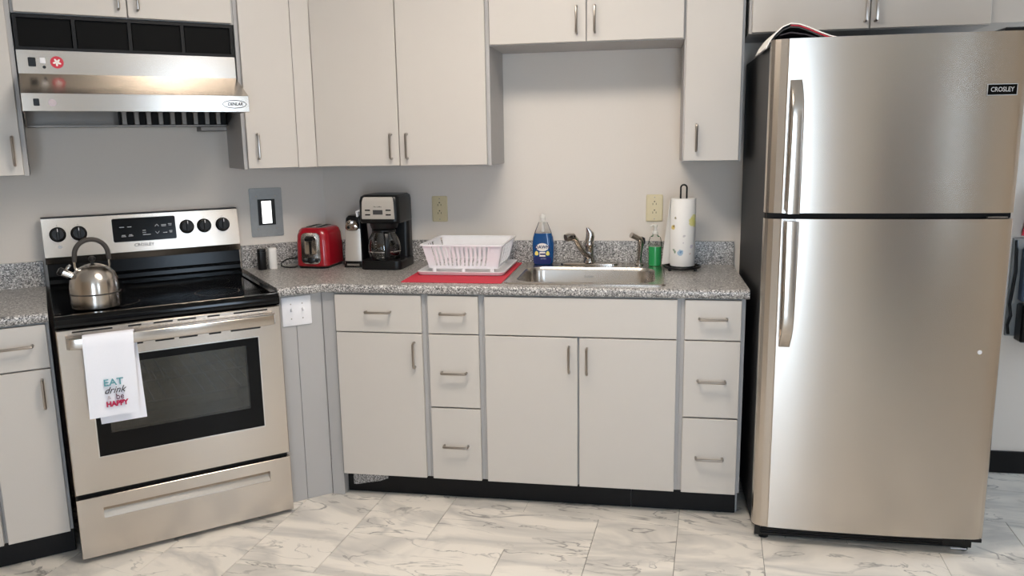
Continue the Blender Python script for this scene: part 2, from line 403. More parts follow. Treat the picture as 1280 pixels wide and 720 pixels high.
# ------------------------------------------------------------------ cabinets
def pull(parent, x, y, z, vertical, L=0.10, out=0.028, r=0.005):
    """bow wire pull on a front at y (its outer face), centred on x,z"""
    pts = []
    for s, o in ((-1, 0), (-1, .45), (-.985, .8), (-.93, .97), (-.85, 1), (0, 1), (.85, 1), (.93, .97), (.985, .8), (1, .45), (1, 0)):
        a = s * L / 2; d = y - o * out
        pts.append((x, d, z + a) if vertical else (x + a, d, z))
    MB().tube(pts, r, 7).build('handle', 'nickel', parent)
def cabinet(name, label, group, org, rz, x0, x1, z0, z1, d, fronts, toe=False, hollow=False, ft=0.02, extra=None):
    """box cabinet against a wall; x along the wall, fronts = (kind,x0,x1,z0,z1,handle)"""
    cx = (x0 + x1) / 2
    base = Vector(org) + Matrix.Rotation(rz, 3, 'Z') @ Vector((cx, 0, 0)); base.z = 0.0 if toe else z0
    t = thing(name, label, 'cabinet', base, rz, group)
    o0 = 0.0 if toe else -z0
    q = MB(); zb = z0 + o0
    if hollow:
        q.box(x0 - cx, x0 - cx + .018, -d, -.003, zb, z1 + o0); q.box(x1 - cx - .018, x1 - cx, -d, -.003, zb, z1 + o0)
        q.box(x0 - cx + .018, x1 - cx - .018, -d, -.003, zb, zb + .018); q.box(x0 - cx + .018, x1 - cx - .018, -.02, -.003, zb + .018, z1 + o0)
        q.box(x0 - cx + .018, x1 - cx - .018, -d, -d + .02, z1 + o0 - .03, z1 + o0); q.box(-.03, .03, -d, -d + .02, zb + .018, z1 + o0 - .03)
    else:
        q.box(x0 - cx, x1 - cx, -d, -.003, zb, z1 + o0, b=.0008)
    if toe: q.box(x0 - cx, x1 - cx, -.55, -.003, 0.001, zb)
    q.build('carcass', 'frame', t)
    for kind, a, b, c, e, h in fronts:
        f = MB().box(a - cx, b - cx, -d - ft, -d - .0008, c + o0, e + o0, b=.0014).build(kind, 'door', t)
        if h:
            hx, hz, vert = h
            pull(f, hx - cx, -d - ft, hz + o0, vert)
    return t
BW = (0, 0, 0); WW = (XC, 0, 0)
ZB, ZT = .105, .8725            # lower and upper edge of base fronts
D1, D2, E1, E2 = .720, .715, .415, .4085
bd = .605
gB = 'base cabinets under the speckled worktop'; gU = 'wall cabinets'
def drawers(a, b):
    c = (a + b) / 2
    return [('drawer_front', a, b, D1, ZT, (c, .803, False)), ('drawer_front', a, b, E1, D2, (c, .561, False)), ('drawer_front', a, b, ZB, E2, (c, .252, False))]
cabinet('base_cabinet', 'grey base cabinet with one drawer above a single door, left of the narrow drawers', gB, BW, 0, -.933, -.551, .105, .877, bd,
        [('drawer_front', -.9254, -.5651, D1, ZT, (-.742, .804, False)), ('door', -.9254, -.5651, ZB, D2, (-.597, .630, True))], toe=True)
cabinet('base_cabinet', 'narrow grey base cabinet of three drawers between single door and sink doors', gB, BW, 0, -.5505, -.3208, .105, .877, bd, drawers(-.5376, -.3333), toe=True)
cabinet('base_cabinet', 'wide grey sink base cabinet with blank panel over two doors', gB, BW, 0, -.3203, .4475, .105, .877, bd,
        [('false_front', -.308, .4338, D1, ZT, None), ('door', -.308, .0571, ZB, D2, (.025, .630, True)), ('door', .0643, .4338, ZB, D2, (.094, .625, True))], toe=True, hollow=True)
cabinet('base_cabinet', 'narrow grey base cabinet of three drawers beside the refrigerator', gB, BW, 0, .448, .684, .105, .877, bd, drawers(.4619, .6683), toe=True)
cabinet('base_cabinet', 'grey base cabinet with drawer and door directly left of the range', gB, WW, TH, -1.397, -1.187, .105, .877, bd,
        [('drawer_front', -1.389, -1.1975, D1, ZT, (-1.2925, .804, False)), ('door', -1.389, -1.1975, ZB, D2, (-1.227, .630, True))], toe=True)
cabinet('base_cabinet', 'grey base cabinet door at the left edge of the picture', gB, WW, TH, -1.85, -1.398, .105, .877, bd,
        [('drawer_front', -1.84, -1.402, D1, ZT, (-1.62, .804, False)), ('door', -1.84, -1.402, ZB, D2, (-1.80, .630, True))], toe=True)
ud, ZU, ZUT = .309, 1.3707, 2.13
cabinet('wall_cabinet', 'tall double-door grey wall cabinet above the toaster and coffee maker', gU, BW, 0, -1.0915, -.3286, ZU, ZUT, ud,
        [('door', -1.0895, -.7215, ZU + .003, ZUT - .004, (-.753, 1.455, True)), ('door', -.7175, -.3435, ZU + .003, ZUT - .004, (-.684, 1.455, True))])
cabinet('wall_cabinet', 'short double-door grey wall cabinet above the sink', gU, BW, 0, -.328, .4505, 1.8503, ZUT, ud,
        [('door', -.324, .066, 1.8533, ZUT - .004, (.030, 1.936, True)), ('door', .070, .446, 1.8533, ZUT - .004, (.102, 1.936, True))])
cabinet('wall_cabinet', 'narrow single-door grey wall cabinet above the paper towels', gU, BW, 0, .451, .6785, ZU + .006, ZUT, ud,
        [('door', .456, .6675, ZU + .009, ZUT - .004, (.503, 1.470, True))])
cabinet('wall_cabinet', 'grey double-door wall cabinet above the refrigerator', gU, BW, 0, .692, 1.548, 1.860, ZUT, ud,
        [('door', .702, 1.125, 1.863, ZUT - .004, (1.108, 1.938, True)), ('door', 1.129, 1.544, 1.863, ZUT - .004, (1.144, 1.938, True))])
tag(bx('filler_panel', 'door', None, 1.55, 1.80, -.312, -.003, 1.868, ZUT), 'grey filler panel right of the cabinet above the refrigerator', 'panel')
t = cabinet('wall_cabinet', 'single-door grey wall cabinet right of the range hood', gU, WW, TH, -.4245, -.123, ZU, ZUT, ud,
        [('door', -.410, -.204, ZU + .003, ZUT - .004, (-.369, 1.463, True))])
MB().prism([(-.201 + .27375, -ud - .001), (-.123 + .27375, -ud - .001), (-.1225 + .27375, -ud - .016), (-.201 + .27375, -ud - .016)], 'z', .003, ZUT - ZU - .004).build('filler_strip', 'door', t)
cabinet('wall_cabinet', 'single-door grey wall cabinet left of the range hood', gU, WW, TH, -1.60, -1.1915, ZU, ZUT, ud,
        [('door', -1.592, -1.2075, ZU + .003, ZUT - .004, (-1.233, 1.461, True))])
cabinet('wall_cabinet', 'short double-door grey wall cabinet above the range hood', gU, WW, TH, -1.190, -.4255, 1.945, ZUT, ud,
        [('door', -1.180, -.814, 1.948, ZUT - .004, (-.842, 2.025, True)), ('door', -.810, -.436, 1.948, ZUT - .004, (-.776, 2.025, True))])
# corner fillers that run to the floor
t = thing('corner_filler', 'grey corner filler boards between the range and the base cabinets', 'panel', (XC, 0, 0), 0)
R = Matrix.Rotation(TH, 4, 'Z')
MB().box(-.404, -.3285, -.598, -.572, .0008, .876, b=.001, T=R).build('board', 'frame', t)
MB().box(-.3270, -.219, -.598, -.572, .0008, .876, b=.001, T=R).build('board', 'frame', t)
MB().prism([(.605 * TT, -.605), (.2715, -.605), (.2715, -.548), (.62 * TT, -.548)], 'z', .0008, .876).build('board', 'frame', t)
# black base strips
struct(bx('trim_1', 'rubber', None, -.934, .268, -.5625, -.5508, .0006, .103, b=.002))
struct(bx('trim_2', 'rubber', None, .2695, .676, -.5625, -.5508, .0006, .103, b=.002))
o = struct(bx('trim_3', 'rubber', None, -1.85, -1.187, -.5625, -.5508, .0006, .103, b=.002)); o.location = WW; o.rotation_euler = (0, 0, TH)
tr1 = bpy.data.objects['trim_1']
MB().prism([(-.908, .034), (-.895, .032), (-.84, .043), (-.79, .052), (-.755, .066), (-.75, .1025), (-.908, .1025)], 'y', -.5650, -.5626).build('torn_patch', 'patch', tr1)

# ------------------------------------------------------------------ worktops
ZW, TW = .915, .036
SX0, SX1, SY0, SY1 = -.226, .376, -.565, -.048      # sink cut-out
nf, ne = .612, .6355
def nose(q, path, z1=ZW, h=TW):
    """rounded worktop edge swept along (inner point, outer direction)"""
    rings = []
    for (px, py), (ox, oy) in path:
        r = []
        for k in range(9):
            a = PI / 2 - k / 8 * PI
            e = (ne - nf) - .012 + .012 * math.cos(a); zz = z1 - .012 + .012 * math.sin(a) if k <= 4 else z1 - h + .012 + .012 * math.sin(a)
            r.append((px + ox * e, py + oy * e, zz))
        r.append((px, py, z1 - h)); r.append((px, py, z1))
        rings.append(r)
    q.loft(rings)
def w2(u, n): v = wp(u, n); return (v.x, v.y)
wt = thing('countertop', 'grey speckled worktop running from the range past the sink', 'countertop', (-.2, -.3, ZW - TW))
off = Matrix.Translation((.2, .3, -(ZW - TW)))
q = MB()
mit = (XC + nf * TT, -nf)
q.prism([(XC, -.001), (SX0, -.001), (SX0, -nf), mit, w2(-.404, nf), w2(-.404, .001)], 'z', ZW - TW, ZW, T=off)
q.box(SX0, SX1, -nf, SY0, ZW - TW, ZW, T=off) if False else None
q.box(SX0, SX1, -nf, SY0, ZW - TW, ZW, T=off); q.box(SX0, SX1, SY1, -.001, ZW - TW, ZW, T=off); q.box(SX1, .694, -nf, -.001, ZW - TW, ZW, T=off)
q.build('slab', 'counter', wt)
q = MB(); Nw = (UY, -UX); mo = (TT, -1.0)
nose(q, [(w2(-.404, nf), Nw), (mit, (TT, -1)), ((.694, -nf), (0, -1))])
bmesh.ops.transform(q.bm, matrix=off, verts=q.bm.verts); q.build('front_edge', 'counter', wt)
q = MB(); q.prism([(XC + .001, -.001), (.694, -.001), (.694, -.02), (XC + .02 * TT, -.02)], 'z', ZW, 1.018, T=off).build('backsplash', 'counter', wt)
q = MB(); q.prism([w2(-.404, .001), (XC - .001, -.001), (XC + .02 * TT - .0005, -.0205), w2(-.404, .02)], 'z', ZW, 1.018, T=off).build('backsplash', 'counter', wt)
wt2 = thing('countertop', 'short grey speckled worktop left of the range', 'countertop', wp(-1.52, .3, ZW - TW), TH)
ob = Matrix.Translation((1.52, .3, -(ZW - TW)))
MB().box(-1.85, -1.186, -nf, -.001, ZW - TW, ZW, T=ob).build('slab', 'counter', wt2)
q = MB(); nose(q, [((-1.85, -nf), (0, -1)), ((-1.186, -nf), (0, -1))]); bmesh.ops.transform(q.bm, matrix=ob, verts=q.bm.verts); q.build('front_edge', 'counter', wt2)
MB().box(-1.85, -1.186, -.02, -.001, ZW, 1.018, T=ob).build('backsplash', 'counter', wt2)

# ------------------------------------------------------------------ electric range
def Y(n): return .35 - n
RA = TH + .0105
rg = thing('electric_range', 'stainless steel electric range with black glass cooktop and oven window', 'range', wp(-.7947, .35, 0), RA)
hw = .3785
q = MB()
for s in (-1, 1): q.box(min(s * .376, s * .352), max(s * .376, s * .352), Y(.66), Y(.03), .022, .893)
q.box(-.352, .352, Y(.05), Y(.03), .022, .893).box(-.352, .352, Y(.66), Y(.05), .022, .05).box(-.352, .352, Y(.66), Y(.05), .262, .28).box(-.352, .352, Y(.655), Y(.05), .80, .893)
body = q.build('body', 'side', rg)
q = MB(); q.box(-.30, .30, Y(.655), Y(.16), .345, .36).box(-.30, .30, Y(.655), Y(.16), .775, .79).box(-.315, -.30, Y(.655), Y(.16), .345, .79).box(.30, .315, Y(.655), Y(.16), .345, .79).box(-.315, .315, Y(.16), Y(.15), .345, .79)
q.build('oven_cavity', 'oven_in', rg)
for z in (.545, .625):
    q = MB()
    for k in range(13): q.tube([(-.27 + k * .045, Y(.63), z), (-.27 + k * .045, Y(.18), z)], .0028, 5)
    q.tube([(-.295, Y(.635), z - .004), (.295, Y(.635), z - .004)], .0042, 6); q.tube([(-.295, Y(.2), z - .004), (.295, Y(.2), z - .004)], .004, 6)
    q.build('oven_rack', 'rackm', rg)
def ringed(q, X, z0, z1, x0, x1, w0, w1, na, nb, b=.003):
    """one plate with a rectangular opening, softened outer edge"""
    R4 = lambda a, c, e, f, n: [(a, Y(n), e), (c, Y(n), e), (c, Y(n), f), (a, Y(n), f)]
    q.loft([R4(x0, x1, w0, w1, na), R4(-X, X, z0, z1, na), R4(-X, X, z0, z1, nb - b), R4(-X + b, X - b, z0 + b, z1 - b, nb), R4(x0, x1, w0, w1, nb), R4(x0, x1, w0, w1, na)], False, False)
q = MB(); ringed(q, hw, .2595, .858, -.290, .290, .388, .748, .662, .697)
od = q.build('oven_door', 'steel', rg)
q = MB()
for a, b, c, e in ((-.29, -.243, .388, .748), (.243, .29, .388, .748), (-.243, .243, .718, .748), (-.243, .243, .388, .468)): q.box(a, b, Y(.694), Y(.664), c, e)
wf = q.build('window_frame', 'blackgl', od)
bx('pane', 'ovenglass', wf, -.243, .243, Y(.692), Y(.689), .468, .718)
q = MB()
for a, b, c, e in ((-.292, -.288, .386, .75), (.288, .292, .386, .75), (-.288, .288, .746, .75), (-.288, .288, .386, .39)): q.box(a, b, Y(.6985), Y(.6965), c, e)
q.build('window_bead', 'chrome', od)
for zz, segs in ((.8485, ((.33, .205), (.155, .112), (.072, .008))), (.7825, ((.30, .19), (.155, .112), (.072, .008)))):
    for a, b in segs:
        for s in (-1, 1): bx('vent_slot_shade', 'gap', od, min(s * a, s * b), max(s * a, s * b), Y(.6974), Y(.6960), zz - .0028, zz + .0028)  # dark strips laid on the steel paint the shade inside the slots
q = MB(); rings = []
for x, e in ((-.352, .0), (-.350, .012), (-.343, .026), (-.325, .034), (0, .036), (.325, .034), (.343, .026), (.350, .012), (.352, .0)):
    rings.append([(x, Y(.715 + p[0]) , .8155 + p[1]) for p in rrect(.0 + e * .45, 0, .012 + e * .5, .040, .0055, 3)])
q.loft(rings)
for s in (-1, 1): q.box(s * .338 - .011, s * .338 + .011, Y(.722), Y(.695), .803, .828, b=.003)
q.build('handle', 'steel2', od)
q = MB(); ringed(q, hw, .0190, .2425, -.296, .296, .158, .199, .662, .697, b=.0012)
df = q.build('drawer', 'steel', rg)
MB().prism([(Y(.6965), .1582), (Y(.6955), .1605), (Y(.674), .188), (Y(.668), .1985), (Y(.664), .1985), (Y(.664), .1582)], 'x', -.296, .296).build('finger_pull', 'steel2', df)
bx('drawer_gap_shade', 'gap', rg, -.37, .37, Y(.668), Y(.661), .2432, .2588)  # dark strip paints the shade between oven door and drawer
# cooktop
q = MB(); prof = [(Y(.055), .8935), (Y(.66), .8935), (Y(.66), .864), (Y(.690), .862), (Y(.699), .868), (Y(.701), .880), (Y(.697), .895), (Y(.686), .9045), (Y(.668), .9065), (Y(.655), .9035), (Y(.085), .9035), (Y(.055), .9065)]
q.prism(prof, 'x', -hw, hw); ct = q.build('cooktop', 'cooktop', rg)
for x in (-hw + .012, hw - .012): bx('side_rim', 'blackgl', ct, x - .0115, x + .0115, Y(.66), Y(.08), .9037, .9085, b=.002)
for x, n, r in ((-.19, .50, .10), (.19, .50, .085), (-.19, .24, .075), (.19, .24, .10)):
    q = MB(); a = [[(x + rr * math.cos(2 * PI * k / 36), Y(n) + rr * math.sin(2 * PI * k / 36), .9038) for k in range(36)] for rr in (r, r - .004)]
    q.loft(a, False, False); q.build('burner_ring', 'ring', ct)
# backguard
q = MB(); q.prism([(Y(.02), .9065), (Y(.10), .9065), (Y(.10), .922), (Y(.082), .930), (Y(.080), .946), (Y(.086), .950), (Y(.086), .955), (Y(.078), .959), (Y(.072), 1.008), (Y(.02), 1.008)], 'x', -.374, .374)
q.build('riser', 'blackgl', rg)
q = MB(); q.prism([(Y(.022), 1.0085), (Y(.069), 1.0085), (Y(.086), 1.038), (Y(.066), 1.192), (Y(.022), 1.192)], 'x', -hw, hw)
bg_ = q.build('backguard', 'steel', rg)
bx('top_cap', 'black', bg_, -hw, hw, Y(.064), Y(.022), 1.1922, 1.1972, b=.001)
tl = math.atan2(.020, .152)          # lean of the control face
def face(x, z, d=0.0): return Vector((x, Y(.086 - .020 * (z - 1.040) / .152) - d, z))
def onface(x, z, d=0.0): return Matrix.Translation(face(x, z, d)) @ Matrix.Rotation(-tl, 4, 'X')
dp = MB(); dp.prism(rrect(0, 0, .245, .098, .007), 'y', -.0015, .0, T=onface(-.004, 1.129)); dsp = dp.build('display', 'blackgl', bg_)
marks = [(-.087, .012, .018), (-.058, .012, .016), (-.083, -.022, .014), (-.083, -.027, .018), (-.056, -.021, .012), (-.056, -.026, .018), (-.003, -.006, .012), (-.003, -.015, .014), (.006, -.024, .030),
         (.075, .013, .020), (.075, .008, .018), (.100, .016, .014), (.100, .010, .012), (.078, -.020, .016), (.101, -.014, .013), (.101, -.020, .010)]
q = MB()
for mx_, mz, w in marks: q.box(mx_ - w / 2, mx_ + w / 2, -.0019, -.0014, mz - .0013, mz + .0013, T=onface(-.004, 1.129))
for sgn, mz in ((1, .012), (-1, -.018)):
    for s in (-1, 1): q.box(-.006, .006, -.0019, -.0014, -.0009, .0009, T=onface(-.004, 1.129) @ Matrix.Translation((.048 + s * .004, 0, mz)) @ Matrix.Rotation(s * sgn * .9, 4, 'Y'))
q.build('printed_marks', 'lightp', dsp)['kind'] = 'stuff'
text_mesh('CROSLEY', .0175, 'dark', 'brand_lettering', bg_, face(-.012, 1.064, .0006), (PI / 2 - tl, 0, 0), sx=1.05)
for x in (-.325, -.250, .163, .234, .312):
    k = MB(); k.lathe([(.030, 0), (.030, .004), (.025, .008), (.0235, .024), (.021, .027)], seg=24, T=onface(x, 1.1275) @ Matrix.Rotation(PI / 2, 4, 'X'))
    k.box(-.0055, .0055, -.034, -.022, -.023, .023, b=.002, T=onface(x, 1.1275))
    kn = k.build('knob', 'black', bg_)
    q = MB(); q.box(-.0012, .0012, -.0348, -.0338, .010, .0225, T=onface(x, 1.1275)); q.build('pointer', 'white', kn)
    MB().box(-.0012, .0012, -.0008, .0, .035, .038, T=onface(x, 1.1275)).build('tick_mark', 'dark', bg_)
for x in (-.322,): MB().lathe([(.007, 0), (.007, .0006)], seg=14, T=onface(x, 1.078) @ Matrix.Rotation(PI / 2, 4, 'X')).build('printed_icon', 'lightp', bg_)
for s in (-1, 1):
    for n in (.62, .1): MB().lathe([(.018, .0005), (.018, .012), (.010, .014), (.010, .03)], c=(s * .32, Y(n), 0), seg=12).build('foot', 'black', rg)

# towel hanging on the oven handle
tw = thing('dish_towel', 'white folded dish towel with printed words hanging on the oven handle', 'towel', wp(-.7947, .35, .49), RA)
def cloth(path, x0a, x1a, x0b, x1b, nx=9, amp=.0025, ph=0.0, th=.0028):
    """cloth strip following path of (n,z); x limits go from a (start) to b (end)"""
    L = len(path); rings = []
    for i, (n, z) in enumerate(path):
        t = i / (L - 1); a = x0a + (x0b - x0a) * t; b = x1a + (x1b - x1a) * t
        p0, p1 = path[max(0, i - 1)], path[min(L - 1, i + 1)]
        dn, dz = p1[0] - p0[0], p1[1] - p0[1]; l = math.hypot(dn, dz) or 1; nn, nz = dz / l, -dn / l
        f, g = [], []
        for k in range(nx):
            s = k / (nx - 1); w = amp * math.sin(s * 7 + ph + i * .25) * abs(math.cos(t * PI / 2 + (0 if ph else 0)))
            x = a + (b - a) * s
            f.append((x, Y(n + w + nn * th / 2), z + nz * th / 2 - .49)); g.append((x, Y(n + w - nn * th / 2), z - nz * th / 2 - .49))
        rings.append(f + g[::-1])
    return MB().loft(rings)
cloth([(.749, .549), (.750, .61), (.7515, .70), (.751, .80), (.7495, .826), (.743, .8375), (.733, .840)], -.308, -.152, -.302, -.143, ph=.8).build('front_layer', 'towel', tw)
cloth([(.7036, .510), (.7045, .60), (.7055, .70), (.7065, .80), (.7095, .830), (.718, .8385), (.733, .840)], -.272, -.124, -.302, -.143, amp=.0, ph=0).build('back_layer', 'towel', tw)
for body, s, mt, x, z, sh, bo, sxx in (('EAT', .034, 'teal', -.224, .669, 0, .0003, 1.05), ('drink', .033, 'dark', -.224, .641, .45, 0, .95), ('be', .030, 'plum', -.208, .616, .0, 0, .9), ('&', .018, 'greyp', -.242, .616, 0, 0, 1), ('HAPPY', .0245, 'pinkp', -.219, .592, 0, .0012, .92)):
    text_mesh(body, s, mt, 'lettering', tw, (x, Y(.7565), z - .49), UPR, shear=sh, bold=bo, sx=sxx, thick=.0012)

# kettle
kt = thing('tea_kettle', 'brushed steel tea kettle with black arched handle on the cooktop', 'kettle', wp(-1.030, .553, .9037), TH + .1)
MB().lathe([(.074, 0), (.080, .004), (.0815, .02), (.082, .052)], seg=40, cap1=False).build('base', 'steel2', kt)
MB().lathe([(.0825, .0515), (.0845, .054), (.0825, .0565)], seg=40, cap0=False, cap1=False).build('band', 'handle_rub', kt)
MB().lathe([(.082, .0562), (.0815, .080), (.078, .102), (.070, .122), (.056, .138), (.040, .148), (.031, .151)], seg=40, cap0=False).build('dome', 'steel2', kt)
ld = MB().lathe([(.030, .1505), (.028, .153), (.014, .157), (.006, .158)], seg=28).build('lid', 'steel2', kt)
MB().lathe([(.0055, .157), (.0055, .165), (.011, .169), (.0125, .176), (.008, .182), (.002, .184)], seg=18).build('knob', 'black', ld)
SPT = Matrix.Translation((-.060, 0, .112)) @ Matrix.Rotation(math.radians(-58), 4, 'Y')
sp = MB().lathe([(.0155, 0), (.0135, .025), (.0125, .045)], seg=18, T=SPT).build('spout', 'chrome', kt)
MB().lathe([(.0140, .045), (.0145, .055), (.010, .059)], seg=18, T=SPT).build('whistle_cap', 'black', sp)
MB().tube([(-.086, 0, .140), (-.078, 0, .152), (-.070, 0, .159)], [.004, .006, .005], 8).build('lever', 'chrome', sp)
q = MB(); pts = [(.054 * math.cos(PI - k / 16 * PI), 0, .190 + .054 * math.sin(PI - k / 16 * PI)) for k in range(17)]
pts = [(-.056, 0, .168)] + pts + [(.056, 0, .168)]
q.tube(pts, [.0075] + [.0085] * 17 + [.0075], 10).build('handle', 'handle_rub', kt)
for s_ in (-1, 1): MB().tube([(s_ * .056, 0, .170), (s_ * .056, 0, .148), (s_ * .053, 0, .138)], .0045, 8).build('bracket', 'chrome', kt)

# ------------------------------------------------------------------ range hood
hd = thing('range_hood', 'stainless steel range hood with black louvred top above the range', 'hood', wp(-.8103, 0, 1.53), TH)
HZ = Matrix.Translation((0, 0, -1.53)); hx = .3768
q = MB(); q.box(-hx, hx, -.300, -.004, 1.8185, 1.941, T=HZ)
for a, b, c, e in ((-hx, hx, 1.930, 1.941), (-hx, hx, 1.8185, 1.829)): q.box(a, b, -.3216, -.300, c, e, T=HZ)
for x in (-hx + .006, -.187, 0, .187, hx - .006): q.box(x - .006, x + .006, -.3216, -.300, 1.829, 1.930, T=HZ)
lv = q.build('louvre_box', 'rubber', hd)
for k in range(4):
    a = -hx + .0125 + k * .18716
    bx('louvre_panel', 'mesh', lv, a, a + .163 + (.0105 if k in (1, 2) else .005), -.3105, -.3002, 1.8295 - 1.53, 1.9295 - 1.53)
def side(pts): return [(-n, z) for n, z in pts]
q = MB(); q.prism(side([(.004, 1.8175), (.3225, 1.8175), (.3235, 1.737), (.3235, 1.733), (.3195, 1.733), (.3185, 1.8135), (.004, 1.8135)]), 'x', -hx, hx, T=HZ)
cp_ = q.build('control_panel', 'steel2', hd)
q = MB(); q.prism(side([(.3235, 1.7355), (.519, 1.6555), (.519, 1.6515), (.3215, 1.7315)]), 'x', -hx, hx, T=HZ); q.build('sloped_top', 'steel2', hd)
q = MB(); q.box(-hx, hx, -.5225, -.5185, 1.595, 1.6555, b=.001, T=HZ); q.box(-hx, hx, -.5185, -.502, 1.595, 1.599, T=HZ); lip = q.build('front_lip', 'steel2', hd)
for s in (-1, 1):
    q = MB(); q.prism(side([(.004, 1.8130), (.3185, 1.8130), (.3195, 1.7325), (.5183, 1.6512), (.5183, 1.5955), (.25, 1.5955), (.10, 1.553), (.004, 1.553)]), 'x', min(s * hx, s * (hx - .005)), max(s * hx, s * (hx - .005)), T=HZ); q.build('side_panel', 'steel2', hd)
bx('back_plate', 'dullsteel', hd, -hx + .006, hx - .006, -.030, -.006, .020, .20)
bx('bottom_rail', 'dullsteel', hd, -hx + .006, hx - .006, -.110, -.031, .020, .027)
bx('filter_back', 'gap', hd, -.05, hx - .008, -.098, -.090, .028, .16)
for k in range(9):
    x = -.040 + k * .0455
    bx('baffle', 'dullsteel', hd, x, x + .020, -.118, -.106, .0275, .15, b=.002)
bx('grease_cup', 'dullsteel', hd, .255, .362, -.14, -.04, .0, .0195, b=.002)
def hood_face(z): return .3225 + (.3235 - .3225) * (1.8175 - z) / .0805
f = hood_face(1.776)
bx('switch', 'black', cp_, -.343, -.319, -f - .004, -f + .001, .230, .262, b=.002)
bx('button', 'white', cp_, -.306, -.288, -f - .003, -f + .001, .242, .262, b=.002)
MB().lathe([(.0055, 0), (.0055, .002)], seg=14, T=Matrix.Translation((-.294, -f + .0006, .229)) @ Matrix.Rotation(PI / 2, 4, 'X')).build('keyhole', 'black', cp_)
st = MB().lathe([(.0215, 0), (.0215, .0012)], seg=28, T=Matrix.Translation((-.252, -f + .0004, .247)) @ Matrix.Rotation(PI / 2, 4, 'X')).build('round_sticker', 'redprint', cp_)
for k in range(5):
    a = k * 2 * PI / 5 + .4
    MB().lathe([(.0036, 0), (.0036, .0008)], seg=8, sx=1.9, T=Matrix.Translation((-.252, -f - .0006, .247)) @ Matrix.Rotation(a, 4, 'Y') @ Matrix.Translation((.0075, 0, 0)) @ Matrix.Rotation(PI / 2, 4, 'X')).build('white_print', 'paper', st)
bx('switch', 'black', lip, -.342, -.324, -.5255, -.5222, .083, .107, b=.0015)
MB().lathe([(.0125, 0), (.0125, .0012)], seg=20, T=Matrix.Translation((-.285, -.5222, .094)) @ Matrix.Rotation(PI / 2, 4, 'X')).build('round_sticker', 'greyp', lip)
q = MB(); a = [[(.322 + rr[0] * math.cos(2 * PI * k / 32), -.5231, .094 + rr[1] * math.sin(2 * PI * k / 32)) for k in range(32)] for rr in ((.0445, .0155), (.042, .013))]
q.loft(a, False, False).build('oval_outline', 'dark', lip)
text_mesh('DENLAR', .0155, 'dark', 'brand_lettering', lip, (.324, -.5229, .094), UPR, shear=.25, sx=.95, bold=.0005)

# ------------------------------------------------------------------ refrigerator
rf = thing('refrigerator', 'tall stainless steel top-freezer refrigerator', 'refrigerator', (1.108, -.42, 0))
ry = lambda y: y + .42
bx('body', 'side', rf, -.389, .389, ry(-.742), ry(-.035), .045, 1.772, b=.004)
HX = .394
def door_prof(yo=0.0, back=-.748):
    pts = []
    L = [(-HX, -.760), (-HX + .003, -.772), (-HX + .012, -.783), (-HX + .028, -.791), (-HX + .050, -.7955)]
    pts += L + [(-HX + .054, -.7985)]
    for k in range(1, 12):
        x = (-HX + .054) + k / 12 * 2 * (HX - .054); pts.append((x, -.7985 - .011 * (1 - (x / (HX - .054)) ** 2)))
    pts += [(HX - .054, -.7985), (HX - .036, -.7965), (HX - .020, -.7920), (HX - .008, -.785), (HX - .002, -.775), (HX, -.762)]
    pts += [(HX, back), (-HX, back)]
    return [(x, ry(y)) for x, y in pts]
fd = MB().prism(door_prof(), 'z', 1.2135, 1.784).build('freezer_door', 'steel', rf, ang=12)
md = MB().prism(door_prof(), 'z', .0665, 1.1935).build('fridge_door', 'steel', rf, ang=12)
bx('door_gap_shade', 'gap', rf, -.385, .385, ry(-.770), ry(-.7425), 1.1945, 1.2125)  # dark strip paints the shade between the two doors
bx('kick_plate', 'black', rf, -.380, .368, ry(-.752), ry(-.7425), .012, .064)
for k in range(5): bx('grille_slat', 'black', rf, -.36, .27, ry(-.758), ry(-.7522), .020 + k * .008, .0245 + k * .008)
for s in (-1, 1): MB().lathe([(.018, .0005), (.018, .01), (.009, .012), (.009, .045)], c=(s * .345, ry(-.735), 0), seg=12).build('foot', 'black', rf)
bx('foot_bracket', 'white', rf, .30, .352, ry(-.757), ry(-.7425), .006, .010); bx('hinge', 'black', rf, .33, .385, ry(-.79), ry(-.7425), .0645 - .012, .0655)
bx('hinge', 'nickel', rf, .31, .37, ry(-.788), ry(-.744), 1.1965, 1.2005)
bx('hinge', 'black', rf, .31, .385, ry(-.79), ry(-.70), 1.7845, 1.796, b=.003)
def fhandle(par, za, zb, flip):
    rings = []
    N_ = 18
    for k in range(N_ + 1):
        t = k / N_; z = za + (zb - za) * t
        bow = math.sin(min(1, t / .22) * PI / 2) if t < .22 else 1.0
        endf = min(1, (1 - t) / .05) if t > .95 else 1
        y = -.800 - .050 * bow - .006 * math.sin(t * PI)
        w = .037 + .007 * t
        rings.append([(-.314 + p[0], ry(y) + p[1], z) for p in rrect(0, 0, w, .016, .005, 3)])
    q = MB().loft(rings); zc = zb + (.02 if zb < za else -.02)
    q.box(-.331, -.297, ry(-.848), ry(-.796), zc - .018, zc + .018, b=.003)
    q.build('handle', 'steel2', par)
fhandle(fd, 1.652, 1.216, 0); fhandle(md, .748, 1.190, 1)
bdg = bx('badge', 'blackgl', fd, -.044, .044, -.0025, .0015, -.0165, .0165)
bdg.location = (.312, ry(-.8003), 1.605); bdg.rotation_euler = (0, 0, .0594)
q = MB()
for a, b, c, e in ((-.0455, .0455, .0158, .018), (-.0455, .0455, -.018, -.0158), (-.0455, -.0435, -.018, .018), (.0435, .0455, -.018, .018)): q.box(a, b, -.0032, .001, c, e)
q.build('badge_rim', 'lightp', bdg)
text_mesh('CROSLEY', .0205, 'lightp', 'brand_lettering', bdg, (0, -.0029, 0), UPR, bold=.0002, sx=.82)
